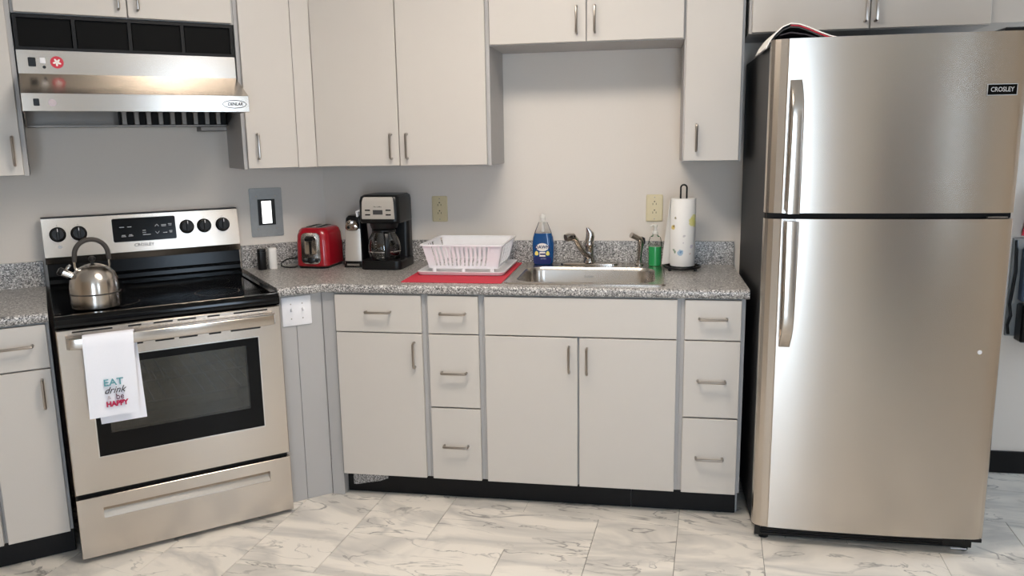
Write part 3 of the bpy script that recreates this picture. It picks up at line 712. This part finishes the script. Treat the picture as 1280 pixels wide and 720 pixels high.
MB().lathe([(.008, 0), (.006, .003)], seg=12, T=Matrix.Translation((.318, ry(-.7995), .745)) @ Matrix.Rotation(PI / 2, 4, 'X')).build('plug_button', 'white', md)
# magazine on top of it
mg = thing('magazine', 'curled open magazine with red edge lying on top of the refrigerator', 'magazine', (.80, -.62, 1.7725))
def sheet(pts, y0, y1, th):
    n = len(pts); A, B = [], []
    for i, (x, z) in enumerate(pts):
        p, r_ = pts[max(0, i - 1)], pts[min(n - 1, i + 1)]; dx, dz = r_[0] - p[0], r_[1] - p[1]; l = math.hypot(dx, dz)
        A.append((x - dz / l * th / 2, z + dx / l * th / 2)); B.append((x + dz / l * th / 2, z - dx / l * th / 2))
    return MB().prism(A + B[::-1], 'y', y0, y1)
def arch(s, lo=0.0):
    c = [(-.100, -.012), (-.088, .012), (-.070, .036), (-.048, .056), (-.022, .066), (.006, .063), (.035, .052), (.070, .036), (.105, .022), (.150, .010)]
    return [(x * s + lo * .004, z * s + (1 - s) * .0 - lo * .001) for x, z in c]
sheet(arch(1.0), -.125, .13, .004).build('cover', 'paper', mg)
sheet([(x, z - .0055) for x, z in arch(1.0)][4:], -.122, .13, .003).build('red_page', 'redprint', mg)
sheet([(x, z - .0105) for x, z in arch(1.0)][2:9], -.120, .13, .004).build('shaded_pages', 'shade_and_screen', mg)  # sheet coloured dark for the shade inside the curl
sheet([(-.055, .030), (-.02, .038), (.03, .030), (.075, .014), (.11, .004)], -.115, .13, .004).build('shaded_inner_pages', 'dark', mg)
bx('shaded_lower_pages', 'dark', mg, -.05, .14, -.115, .13, .0004, .004)  # near-black sheets here also paint the shade under the curl

# ------------------------------------------------------------------ sink and taps
sk = thing('kitchen_sink', 'stainless steel drop-in sink in the speckled worktop', 'sink', (.075, -.307, ZW))
def rr3(w, h, r, z, dy=0.0, n=5): return [(p[0], p[1] + dy, z) for p in rrect(0, 0, w, h, r, n)]
q = MB(); q.loft([rr3(.632, .550, .03, .0004), rr3(.632, .550, .03, .004), rr3(.622, .540, .028, .0075), rr3(.604, .522, .025, .0065), rr3(.552, .385, .075, .006, -.052), rr3(.546, .379, .072, .002, -.052), rr3(.538, .371, .07, -.012, -.052),
        rr3(.525, .358, .065, -.14, -.052), rr3(.50, .333, .06, -.158, -.052), rr3(.44, .27, .05, -.165, -.052), rr3(.09, .09, .04, -.168, -.052)], cap0=False)
q.build('basin', 'sink', sk)
MB().lathe([(.045, -.1655), (.044, -.1635), (.02, -.166)], c=(0, -.052, 0), seg=24, cap0=False).build('drain', 'dchrome', sk)
text_mesh('ELKAY', .014, 'galv', 'brand_lettering', sk, (-.005, .1318, -.035), UPR)
fc = thing('faucet', 'chrome single-lever kitchen faucet behind the sink', 'faucet', (.064, -.088, ZW + .0066))
q = MB(); q.loft([[(p[0], p[1], 0) for p in rrect(0, 0, .255, .055, .027, 6)], [(p[0], p[1], .006) for p in rrect(0, 0, .255, .055, .027, 6)], [(p[0], p[1], .010) for p in rrect(0, 0, .235, .040, .0199, 6)]]); q.build('deck_plate', 'dchrome', fc)
MB().lathe([(.027, .0095), (.027, .018), (.021, .030), (.019, .05), (.019, .078), (.021, .082), (.021, .100), (.017, .108)], seg=24).build('body', 'dchrome', fc)
q = MB(); q.tube([(0, -.008, .034), (-.015, -.035, .052), (-.035, -.075, .085), (-.050, -.110, .122), (-.060, -.130, .136), (-.069, -.144, .140)], [.0145, .0135, .0125, .0125, .014, .013], 14).build('spout', 'dchrome', fc)
MB().tube([(-.058, -.128, .138), (-.078, -.143, .138), (-.090, -.151, .135)], [.0165, .0185, .0175], 16).build('spray_head', 'dchrome', fc)
q = MB(); q.loft([[(x + p[0], y + p[1], z) for p in rrect(0, 0, w, d, min(w, d) * .45, 3)] for x, y, z, w, d in ((0, 0, .106, .040, .040), (.004, 0, .125, .040, .038), (.003, -.004, .142, .034, .030), (-.003, -.010, .156, .022, .020), (-.008, -.016, .166, .010, .010))]); q.build('lever', 'dchrome', fc)
sy = thing('sink_sprayer', 'chrome side sprayer with angled head on the sink ledge', 'sprayer', (.284, -.088, ZW + .0066))
MB().lathe([(.020, 0), (.020, .004), (.013, .010), (.011, .02)], seg=18).build('base', 'dchrome', sy)
MB().tube([(0, 0, .018), (.002, 0, .05), (.006, 0, .085), (.006, -.003, .105), (.000, -.010, .120)], [.010, .0105, .0125, .0135, .012], 14).build('grip', 'dchrome', sy)
MB().tube([(.004, -.004, .112), (-.014, -.018, .124), (-.036, -.032, .136)], [.012, .0115, .0125], 14).build('spray_head', 'dchrome', sy)
MB().tube([(.015, .004, .085), (.022, .008, .10), (.020, .006, .116), (.010, 0, .122)], [.004, .005, .005, .004], 8).build('lever', 'black', sy)

# dish soap (blue)
bs = thing('dish_soap_bottle', 'blue dish soap bottle with clear top beside the faucet', 'bottle', (-.143, -.088, ZW + .0070))
q = MB(); q.loft([[(p[0], p[1], z) for p in rrect(0, 0, w, d, d * .45, 5)] for z, w, d in ((0, .080, .046), (.004, .088, .052), (.05, .096, .056), (.095, .097, .056), (.122, .090, .054), (.140, .078, .050))]); bb = q.build('bottle', 'dawn', bs)
q = MB(); q.loft([[(p[0], p[1], z) for p in rrect(0, 0, w, d, d * .45, 5)] for z, w, d in ((.1405, .077, .049), (.155, .066, .044), (.172, .052, .038), (.188, .040, .032))]); q.build('clear_shoulder', 'clearp', bs)
cpb = MB().lathe([(.014, .1885), (.017, .189), (.017, .193), (.011, .196), (.012, .204), (.014, .210), (.010, .222), (.004, .226)], seg=18).build('cap', 'frost', bs)
MB().tube([(0, 0, .145), (0, 0, .186)], .007, 8).build('valve_stem', 'paper', bs)
lb = MB(); lb.prism([(.040 * math.cos(k / 24 * 2 * PI) * (1 - .12 * (k % 2)), .072 + .020 * math.sin(k / 24 * 2 * PI)) for k in range(24)], 'y', -.0295, -.0278); lb.prism
lw = lb.build('name_cloud', 'paper', bb); lw.location = (0, 0, .014); lw.scale = (.72, 1, .9)
text_mesh('DAWN', .0205, 'dawnlab', 'lettering', bb, (0, -.0298, .079), UPR, bold=.0006, sx=1.0)
q = MB(); q.prism(rrect(0, .020, .080, .034, .012), 'y', -.0288, -.0278); q.build('label', 'dawnlab', bb)
bx('white_panel', 'paper', bb, -.013, .013, -.0296, -.0286, .037, .058)
bx('blue_band', 'dawnlab', bb, -.011, .013, -.0300, -.0294, .044, .051)
for x in (-.026, .024): MB().prism([(x + .008 * math.cos(k / 14 * 2 * PI), .049 + (.010 + .003 * math.sin(k / 14 * 2 * PI)) * math.sin(k / 14 * 2 * PI)) for k in range(14)], 'y', -.0292, -.0280).build('lemon_print', 'yellow', bb)
text_mesh('ULTRA', .008, 'lightp', 'lettering', bb, (.004, -.0292, .027), UPR)
# green hand soap
gs = thing('hand_soap_bottle', 'clear bottle of green soap between sprayer and paper towels', 'bottle', (.352, -.105, ZW + .0072))
MB().lathe([(.025, 0), (.028, .004), (.0285, .085)], seg=24).build('green_soap', 'greenliq', gs)
MB().lathe([(.0285, .0855), (.0285, .105), (.024, .124), (.012, .134), (.012, .142)], seg=24, cap0=False, cap1=False).build('clear_shoulder', 'clearp', gs)
MB().lathe([(.0135, .1405), (.0135, .152), (.006, .154), (.006, .170), (.010, .172), (.010, .180), (.003, .182)], seg=16).build('pump_cap', 'frost', gs)
MB().tube([(0, 0, .176), (-.012, -.01, .178), (-.022, -.018, .172)], .004, 8).build('pump_nozzle', 'frost', gs)

# paper towels
ph = thing('paper_towel_holder', 'black wire paper towel stand on the worktop', 'holder', (.467, -.165, ZW))
def ring(c, r, z, n=32): return [(c[0] + r * math.cos(2 * PI * k / n), c[1] + r * math.sin(2 * PI * k / n), z) for k in range(n)]
q = MB(); q.tube(ring((0, 0), .075, .014), .005, 8, closed=True); q.tube(ring((0, 0), .045, .014), .004, 8, closed=True)
for k in range(4): a = k * PI / 2 + .3; q.tube([(.01 * math.cos(a), .01 * math.sin(a), .014), (.075 * math.cos(a), .075 * math.sin(a), .014)], .004, 8)
q.build('base', 'black', ph)
for k in range(4): a = k * PI / 2 + PI / 4; MB().lathe([(.003, .0005), (.0075, .004), (.0075, .012), (.003, .016)], c=(.075 * math.cos(a), .075 * math.sin(a), 0), seg=10).build('foot', 'black', ph)
pts = [(-.0125, 0, .014), (-.0125, 0, .345)] + [(.0125 * math.cos(PI - k / 8 * PI), 0, .349 + .0125 * math.sin(PI - k / 8 * PI)) for k in range(9)] + [(.0125, 0, .345), (.0125, 0, .014)]
MB().tube(pts, .0036, 8).build('rod', 'black', ph)
M['towelprint'] = spots('printed_paper_towel', (240, 237, 233), 0.8, [(-.043, -.030, .165, .013, (214, 186, 60)), (-.040, -.034, .170, .006, (120, 96, 40)), (.036, -.038, .190, .020, (222, 214, 110)), (.042, -.030, .205, .018, (226, 220, 130)), (.046, -.024, .180, .016, (226, 220, 130)),
     (-.012, -.050, .060, .014, (136, 176, 206)), (-.010, -.051, .061, .006, (100, 140, 180)), (-.034, -.040, .062, .007, (110, 136, 100)), (-.038, -.036, .070, .006, (110, 136, 100)), (.004, -.052, .130, .006, (190, 186, 190)), (-.034, -.040, .205, .006, (130, 120, 70)), (.035, -.040, .085, .008, (196, 190, 206)), (.0, -.052, .10, .004, (200, 196, 200)), (.03, -.043, .055, .006, (214, 196, 190))])
pr = thing('paper_towel_roll', 'white printed paper towel roll on the black stand', 'paper towels', (.467, -.165, ZW + .0195))
MB().lathe([(.0515, 0), (.0525, .002), (.0525, .283), (.0515, .285), (.019, .285), (.019, 0)], seg=48, cap0=False, cap1=False).build('roll', 'towelprint', pr)
q = MB(); A = []; th = .0012
outer = [(-.0528, .004), (-.0535, -.004), (-.055, -.012), (-.0575, -.020)]
rings = []
for z, fl_ in ((.006, 1.0), (.09, .75), (.18, .45), (.27, .15), (.281, .1)):
    a = [(-.0531 - (.034 * fl_) * (k / 5) ** 1.3, .006 - .030 * k / 5, z) for k in range(6)]
    b = [(x + th, y, z_) for x, y, z_ in a[::-1]]
    rings.append(a + b)
q.loft(rings).build('loose_sheet', 'paper', pr)

# ------------------------------------------------------------------ dish rack, tray, mat
mt = MB().box(-.66, -.248, -.572, -.035, .0003, .0035, b=.001, T=Matrix.Translation((0, 0, 0)))
mo_ = mt.build('drying_mat', 'redmat'); mo_.location = (0, 0, ZW); tag(mo_, 'red drying mat under the white dish rack', 'mat')
ZM = ZW + .0035
tr_ = thing('drip_tray', 'white plastic drip tray under the dish rack', 'tray', (-.452, -.235, ZM))
q = MB(); q.loft([[(p[0], p[1], z) for p in rrect(0, 0, w, d, r, 4)] for z, w, d, r in ((.0004, .350, .345, .02), (.003, .362, .360, .022), (.016, .376, .374, .025), (.0175, .372, .370, .024), (.016, .366, .364, .022), (.007, .352, .350, .02), (.006, .330, .328, .02))]); q.build('tray', 'white', tr_)
dk = thing('dish_rack', 'empty white plastic dish rack on its tray', 'dish rack', (-.448, -.235, ZM + .0065))
# basket corners: foot plan (bottom) and rim plan (top)
bw, bdp, tw_, td, zb_, zt_ = .150, .145, .172, .168, .018, .122
q = MB()
q.loft([[(p[0], p[1], z) for p in rrect(0, 0, 2 * w, 2 * d, .018, 4)] for z, w, d in ((zt_ - .008, tw_ - .002, td - .002), (zt_ - .006, tw_ + .007, td + .007), (zt_, tw_ + .007, td + .007), (zt_, tw_ - .004, td - .004), (zt_ - .008, tw_ - .005, td - .005), (zt_ - .008, tw_ - .002, td - .002))], False, False).build('rim', 'white', dk)
q = MB(); q.loft([[(p[0], p[1], z) for p in rrect(0, 0, 2 * w, 2 * d, .016, 4)] for z, w, d in ((zb_, bw, bdp), (zb_ + .012, bw + .003, bdp + .003), (zb_ + .012, bw - .001, bdp - .001), (zb_, bw - .004, bdp - .004), (zb_, bw, bdp))], False, False).build('lower_band', 'white', dk)
q = MB()
for k in range(11): q.box(-.145 + k * .029 - .003, -.145 + k * .029 + .003, -bdp + .004, bdp - .004, zb_, zb_ + .005)
for k in range(5): q.box(-bw + .004, bw - .004, -.12 + k * .06 - .003, -.12 + k * .06 + .003, zb_ - .003, zb_)
q.build('bottom_grid', 'white', dk)
def wall_slat(side_, s, w, curve=0.0):
    """upright slat of the basket wall; s runs -1..1 along that side"""
    rings = []
    for t in (0.0, .5, 1.0):
        z = zb_ + .008 + (zt_ - .012 - zb_) * t
        wx, wy = bw + (tw_ - bw) * t, bdp + (td - bdp) * t
        off = curve * (t * (1 - t) * 4)
        if side_ in 'fb':
            yy = (-wy if side_ == 'f' else wy); c = s * (wx - .012) + off
            rings.append([(c - w / 2, yy - .0015, z), (c + w / 2, yy - .0015, z), (c + w / 2, yy + .0015, z), (c - w / 2, yy + .0015, z)])
        else:
            xx = (-wx if side_ == 'l' else wx); c = s * (wy - .012) + off
            rings.append([(xx - .0015, c - w / 2, z), (xx + .0015, c - w / 2, z), (xx + .0015, c + w / 2, z), (xx - .0015, c + w / 2, z)])
    return MB().loft(rings).build('slat', 'white', dk)
for k in range(14): wall_slat('f', -.86 + k * .124, .0105, .003)
for s in (-.96, .93): wall_slat('f', s, .040 if s > 0 else .026)
for k in range(6): wall_slat('r', -.80 + k * .30, .012, .003)
for s in (-.97, .97): wall_slat('r', s, .026)
for k in range(5): wall_slat('l', -.82 + k * .19, .012)
MB().loft([[(-(bw + (tw_ - bw) * t) - .0015, y, zb_ + .008 + (zt_ - .012 - zb_) * t) for y in (.03, bdp)] + [(-(bw + (tw_ - bw) * t) + .0015, y, zb_ + .008 + (zt_ - .012 - zb_) * t) for y in (bdp, .03)] for t in (0, 1)]).build('side_panel', 'white', dk)
q = MB(); y0_, y1_ = bdp + .006, td - .002
q.loft([[(-bw, bdp, zb_ + .008), (bw, bdp, zb_ + .008), (bw, bdp + .003, zb_ + .008), (-bw, bdp + .003, zb_ + .008)], [(-tw_ + .004, td - .004, zt_ - .006), (tw_ - .004, td - .004, zt_ - .006), (tw_ - .004, td - .001, zt_ - .006), (-tw_ + .004, td - .001, zt_ - .006)]]).build('back_panel', 'white', dk)
bx('cutlery_ledge', 'white', dk, -.115, .14, .10, .135, .078, .084, b=.001)
for x in (-.125, 0, .125):
    for y in (-.135, .135): MB().lathe([(.010, .0005), (.010, .010), (.008, .022)], c=(x, y, 0), seg=10).build('foot', 'white', dk)

# ------------------------------------------------------------------ coffee maker
cm = thing('coffee_maker', 'black drip coffee maker with silver control panel', 'coffee maker', (-.846, -.165, ZW), -.02)
q = MB(); q.loft([[(p[0], p[1], z) for p in rrect(0, 0, w, .212, .028, 5)] for z, w in ((.0005, .186), (.004, .190), (.036, .188), (.040, .182))]); q.build('base', 'black', cm)
q = MB(); q.loft([[(p[0], p[1], z) for p in rrect(0, .070, w, .072, .02, 5)] for z, w in ((.0385, .178), (.20, .180), (.21, .18))]); q.build('water_tank', 'black', cm)
q = MB(); q.loft([[(p[0], p[1], z) for p in rrect(0, y, w, d, .026, 5)] for z, w, d, y in ((.206, .180, .200, .004), (.215, .186, .208, .0), (.305, .184, .206, .0), (.322, .178, .196, .002), (.330, .160, .17, .004))]); q.build('brew_head', 'black', cm)
q = MB(); q.lathe([(.058, .180), (.066, .206)], c=(0, -.032, 0), seg=28).build('filter_basket', 'black', cm)
pn = MB().loft([[(p[0], -.1045 - o, z) for p, z in ((( -w, 0), z), ((w, 0), z))] + [(w, -.098, z), (-w, -.098, z)] for z, w, o in ((.226, .074, .001), (.230, .075, .002), (.300, .072, .002), (.318, .068, -.004), (.322, .064, -.012 + .004))]).build('control_panel', 'silver', cm)
bx('screen', 'shade_and_screen', pn, -.022, .022, -.1082, -.1060, .246, .266)
for x in (-.047, .048):
    for z in (.245, .265): bx('button', 'black', pn, x - .012, x + .012, -.1084, -.1060, z - .003, z + .003, b=.001)
text_mesh('Mr. Coffee', .0085, 'dark', 'brand_lettering', pn, (.0, -.1068, .280), UPR)
MB().lathe([(.065, .040), (.066, .0425)], c=(0, -.03, 0), seg=28).build('warming_plate', 'steel2', cm)
cf = thing('coffee_carafe', 'empty glass coffee carafe with black handle in the coffee maker', 'carafe', (-.848, -.200, ZW + .0428), .45)
MB().lathe([(.054, .0003), (.066, .004), (.074, .034), (.074, .062), (.066, .092), (.053, .118), (.050, .128)], seg=32, cap1=False).build('glass_body', 'glass', cf)
MB().lathe([(.0505, .1185), (.0535, .120), (.0535, .130), (.046, .1345), (.01, .1355)], seg=28, cap0=False).build('lid', 'black', cf)
MB().lathe([(.0745, .034), (.0752, .036), (.0745, .038)], seg=32, cap0=False, cap1=False).build('trim_ring', 'chrome', cf)
q = MB(); q.loft([[(x + p[0], y + p[1], z) for p in rrect(0, 0, .024, .018, .006, 3)] for x, y, z in ((.0, -.056, .126), (.0, -.080, .120), (.0, -.092, .098), (.0, -.093, .05), (.0, -.086, .018), (0, -.072, .010))]); q.build('handle', 'black', cf)
for k in range(5): bx('level_mark', 'lightp', cf, -.052, -.046, -.0566, -.0558, .035 + k * .012, .0368 + k * .012).location = (.004, .004 - .0012 * k, 0)

# can opener
co = thing('can_opener', 'silver and black electric can opener left of the coffee maker', 'can opener', (-.996, -.155, ZW), .0)
q = MB(); q.loft([[(p[0], p[1], z) for p in rrect(0, y, w, d, .012, 4)] for z, w, d, y in ((.0005, .094, .110, 0), (.012, .094, .110, 0), (.018, .090, .105, .002), (.20, .078, .085, .006), (.222, .074, .08, .008), (.232, .06, .06, .01))]); q.build('housing', 'black', co)
q = MB(); q.loft([[(-w, y, z), (-w * .5, y - .006, z), (w * .5, y - .006, z), (w, y, z), (w, y + .01, z), (-w, y + .01, z)] for z, w, y in ((.030, .039, -.052), (.045, .0385, -.0515), (.165, .035, -.0405), (.175, .034, -.040))]); q.build('front_panel', 'silver', co)
bx('brand_strip', 'chrome', co, -.030, .030, -.0566, -.054, .008, .018, b=.001)
MB().tube([(-.046, .02, .03), (-.056, .01, .045), (-.062, -.005, .03), (-.058, -.02, .010), (-.046, -.03, .006)], .0032, 7).build('cord', 'black', co)
hdl = MB().loft([[(p[0], y + p[1] * .0 - o, p[1] + zc_) for p in rrect(0, 0, w, h, min(w, h) * .4, 4)] for y, o, zc_, w, h in ((-.036, 0, .190, .060, .046), (-.048, 0, .190, .062, .048), (-.053, 0, .190, .054, .040))]).build('cutter_head', 'dchrome', co)
for x, z, r in ((-.006, .205, .012), (.014, .186, .009), (-.014, .183, .007)): MB().lathe([(r, 0), (r, .006), (r * .5, .009)], c=(0, 0, 0), seg=14, T=Matrix.Translation((x, -.0525, z)) @ Matrix.Rotation(PI / 2, 4, 'X')).build('cutting_wheel', 'chrome' if r > .008 else 'black', hdl)
q = MB(); q.tube([(.018, -.02, .225), (.016, -.02, .250), (.030, -.02, .256), (.042, -.02, .250), (.044, -.02, .232)], .007, 8).build('lever', 'white', co)
# toaster
ts = thing('toaster', 'red toaster with chrome front panel beside the can opener', 'toaster', (-1.172, -.160, ZW), -.03)
q = MB(); q.loft([[(p[0], p[1], z) for p in rrect(0, 0, w, d, r, 6)] for z, w, d, r in ((.010, .150, .188, .026), (.014, .158, .196, .03), (.10, .158, .196, .032), (.150, .152, .190, .034), (.172, .140, .180, .036), (.181, .122, .164, .034), (.184, .10, .145, .03))]); q.build('shell', 'red', ts)
q = MB(); q.loft([[(p[0], p[1], z) for p in rrect(0, 0, w, d, .025, 5)] for z, w, d in ((.0005, .142, .18), (.0098, .150, .188))]); q.build('base', 'black', ts)
q = MB(); pf = rrect(0, 0, .094, .142, .022, 5)
q.loft([[(p[0] * (1 - .04 * (p[1] > 0)), -.0975 + (max(0, p[1] - .045) * .12), p[1] + .092) for p in pf], [(p[0] * .97 * (1 - .04 * (p[1] > 0)), -.1015 + (max(0, p[1] - .045) * .12), p[1] * .98 + .092) for p in pf]]); fp = q.build('front_panel', 'chrome', ts)
q = MB(); q.loft([[(p[0], y, p[1] + .106) for p in rrect(0, 0, w, h, .012, 4)] for y, w, h in ((-.1012, .060, .084), (-.1030, .056, .080), (-.1030, .048, .072), (-.1017, .044, .068))], True, True).build('lever_recess', 'steel2', fp)
bx('lever_slot', 'black', fp, -.005, .005, -.1045, -.1016, .066, .136, b=.001)
q = MB(); q.loft([[(p[0], y, p[1] + .134) for p in rrect(0, 0, w, h, .005, 3)] for y, w, h in ((-.1030, .036, .012), (-.118, .040, .014), (-.122, .034, .010))]).build('lever', 'black', fp)
for x, r in ((.0, .0155), (.030, .009), (-.030, .009)): MB().lathe([(r, 0), (r * .95, .010), (r * .6, .013)], seg=18, T=Matrix.Translation((x, -.1010, .040)) @ Matrix.Rotation(PI / 2, 4, 'X')).build('knob', 'black', fp)
q = MB(); q.loft([[(p[0], p[1], z) for p in rrect(0, 0, w, d, .02, 4)] for z, w, d in ((.1835, .098, .142), (.186, .094, .138))]); tp = q.build('top_plate', 'chrome', ts)
for x in (-.024, .024): bx('bread_slot_shade', 'gap', tp, x - .013, x + .013, -.056, .056, .1855, .1868)  # dark strips on the plate stand for shade down the slots
MB().tube([(-.070, .060, .03), (-.092, .030, .036), (-.120, -.010, .036), (-.150, -.040, .033), (-.166, -.060, .022), (-.160, -.078, .008), (-.135, -.088, .0042), (-.105, -.090, .0042), (-.086, -.088, .0055), (-.078, -.080, .009)], .0033, 7).build('cord', 'black', ts)
# shakers
for u, n, mtl, nm, lb_ in ((-.335, .105, 'black', 'pepper_shaker', 'small black shaker beside the range'), (-.287, .105, 'paper', 'salt_shaker', 'small white shaker beside the black shaker')):
    t = thing(nm, lb_, 'shaker', wp(u, n, ZW), TH)
    q = MB(); q.loft([[(p[0], p[1], z) for p in rrect(0, 0, w, w, .014, 4)] for z, w in ((.0004, .036), (.003, .038), (.078, .038), (.080, .0375))]); q.build('body', mtl, t)
    q = MB(); q.loft([[(p[0], p[1], z) for p in rrect(0, 0, w, w, .014, 4)] for z, w in ((.0806, .0375), (.090, .038), (.095, .034), (.096, .026))]); q.build('cap', mtl, t)

# ------------------------------------------------------------------ wall plates
def outlet(x, lb_, par_z=1.163):
    t = thing('outlet_plate', lb_, 'outlet', (x, -.0004, par_z), 0, 'ivory wall outlets')
    q = MB(); q.loft([[(p[0], y, p[1]) for p in rrect(0, 0, w, h, .006, 3)] for y, w, h in ((0, .074, .120), (-.004, .073, .119), (-.006, .068, .114))]); q.build('plate', 'ivory', t)
    rc = MB().prism(rrect(0, 0, .034, .068, .003, 3), 'y', -.0078, -.0058).build('receptacle', 'ivory', t)
    for z in (-.019, .019):
        q = MB()
        q.box(-.0085, -.0062, -.0082, -.0077, z - .005, z + .004); q.box(.0062, .0085, -.0082, -.0077, z - .004, z + .004); q.lathe([(.003, 0), (.003, .0005)], seg=10, T=Matrix.Translation((0, -.0077, z + .0105)) @ Matrix.Rotation(PI / 2, 4, 'X'))
        q.build('socket_holes', 'dark', rc)
    for z in (-.048, .048): MB().lathe([(.003, 0), (.002, .001)], seg=10, T=Matrix.Translation((0, -.0058, z)) @ Matrix.Rotation(PI / 2, 4, 'X')).build('screw', 'nickel', t)
outlet(-.6385, 'ivory wall outlet between coffee maker and dish rack'); outlet(.3475, 'ivory wall outlet beside the paper towels', 1.165)
t = thing('switch_plate', 'white double light switch plate on the filler right of the range', 'switch', wp(-.3245, .5984, .810), TH)
q = MB(); q.loft([[(p[0], y, p[1]) for p in rrect(0, 0, w, h, .004, 3)] for y, w, h in ((0, .118, .118), (-.004, .118, .118), (-.006, .112, .112))]); q.build('plate', 'white', t)
for x in (-.023, .023):
    MB().box(-.0035, .0035, -.020, 0, -.006, .006, b=.0015, T=Matrix.Translation((x, -.006, .004)) @ Matrix.Rotation(-.45, 4, 'X')).build('toggle', 'white', t)
    for z in (-.030, .030): MB().lathe([(.003, 0), (.002, .001)], seg=10, T=Matrix.Translation((x, -.0058, z)) @ Matrix.Rotation(PI / 2, 4, 'X')).build('screw', 'nickel', t)
t = thing('steel_wall_plate', 'grey steel wall plate with white insert right of the range', 'wall plate', wp(-.2755, .0004, 1.164), TH)
q = MB(); q.loft([[(p[0], y, p[1]) for p in rrect(0, 0, .146, .222, .005, 3)] for y in (0, -.005)]); q.build('plate', 'galv', t)
q = MB()
for a, b, c, e in ((-.0385, -.022, -.058, .060), (.022, .0385, -.058, .060), (-.022, .022, -.058, -.051), (-.022, .022, .052, .060)): q.box(a, b, -.0095, -.0052, c, e)
q.build('window_frame', 'black', t)
bx('white_insert', 'lit', t, -.022, .022, -.0075, -.0052, -.051, .052)  # white insert with weak emission
for x in (-.043, .043):
    for z in (-.076, .074): MB().lathe([(.004, 0), (.003, .0015)], seg=10, T=Matrix.Translation((x, -.005, z)) @ Matrix.Rotation(PI / 2, 4, 'X')).build('screw', 'nickel', t)

# ------------------------------------------------------------------ things hanging on the wall beyond the refrigerator
t = thing('wall_holder', 'black and blue-grey holder hanging on the wall right of the refrigerator', 'holder', (1.96, -.001, .60))
bx('back_panel', 'galv', t, -.135, .12, -.012, -.001, .02, .44, b=.003)
bx('pocket', 'black', t, -.10, .12, -.075, -.0125, .005, .165, b=.006); bx('upper_pocket', 'bluegrey', t, -.10, .12, -.055, -.0125, .175, .40, b=.006)
MB().tube([(-.125, -.018, .43), (-.118, -.022, .30), (-.130, -.022, .16), (-.122, -.022, .11), (-.132, -.022, .07), (-.125, -.02, .03)], .006, 7).build('cord', 'black', t)
t = thing('red_cloth', 'red patterned cloth hanging on the wall right of the refrigerator', 'cloth', (1.95, -.001, 1.045))
q = MB(); rings = []
for k in range(9):
    z = .004 + k * .024; s = 1 - .03 * k
    f_ = [(-.10 * s + i * .02 * s, -.020 - .008 * math.sin(i * 1.7 + k * .5), z) for i in range(11)]
    rings.append(f_ + [(x, y + .005, z_) for x, y, z_ in f_[::-1]])
q.loft(rings).build('folds', 'redprint', t)
MB().lathe([(.008, 0), (.006, .018), (.009, .022), (.003, .024)], seg=12, T=Matrix.Translation((0, 0, .20)) @ Matrix.Rotation(PI / 2, 4, 'X')).build('hook', 'black', t)
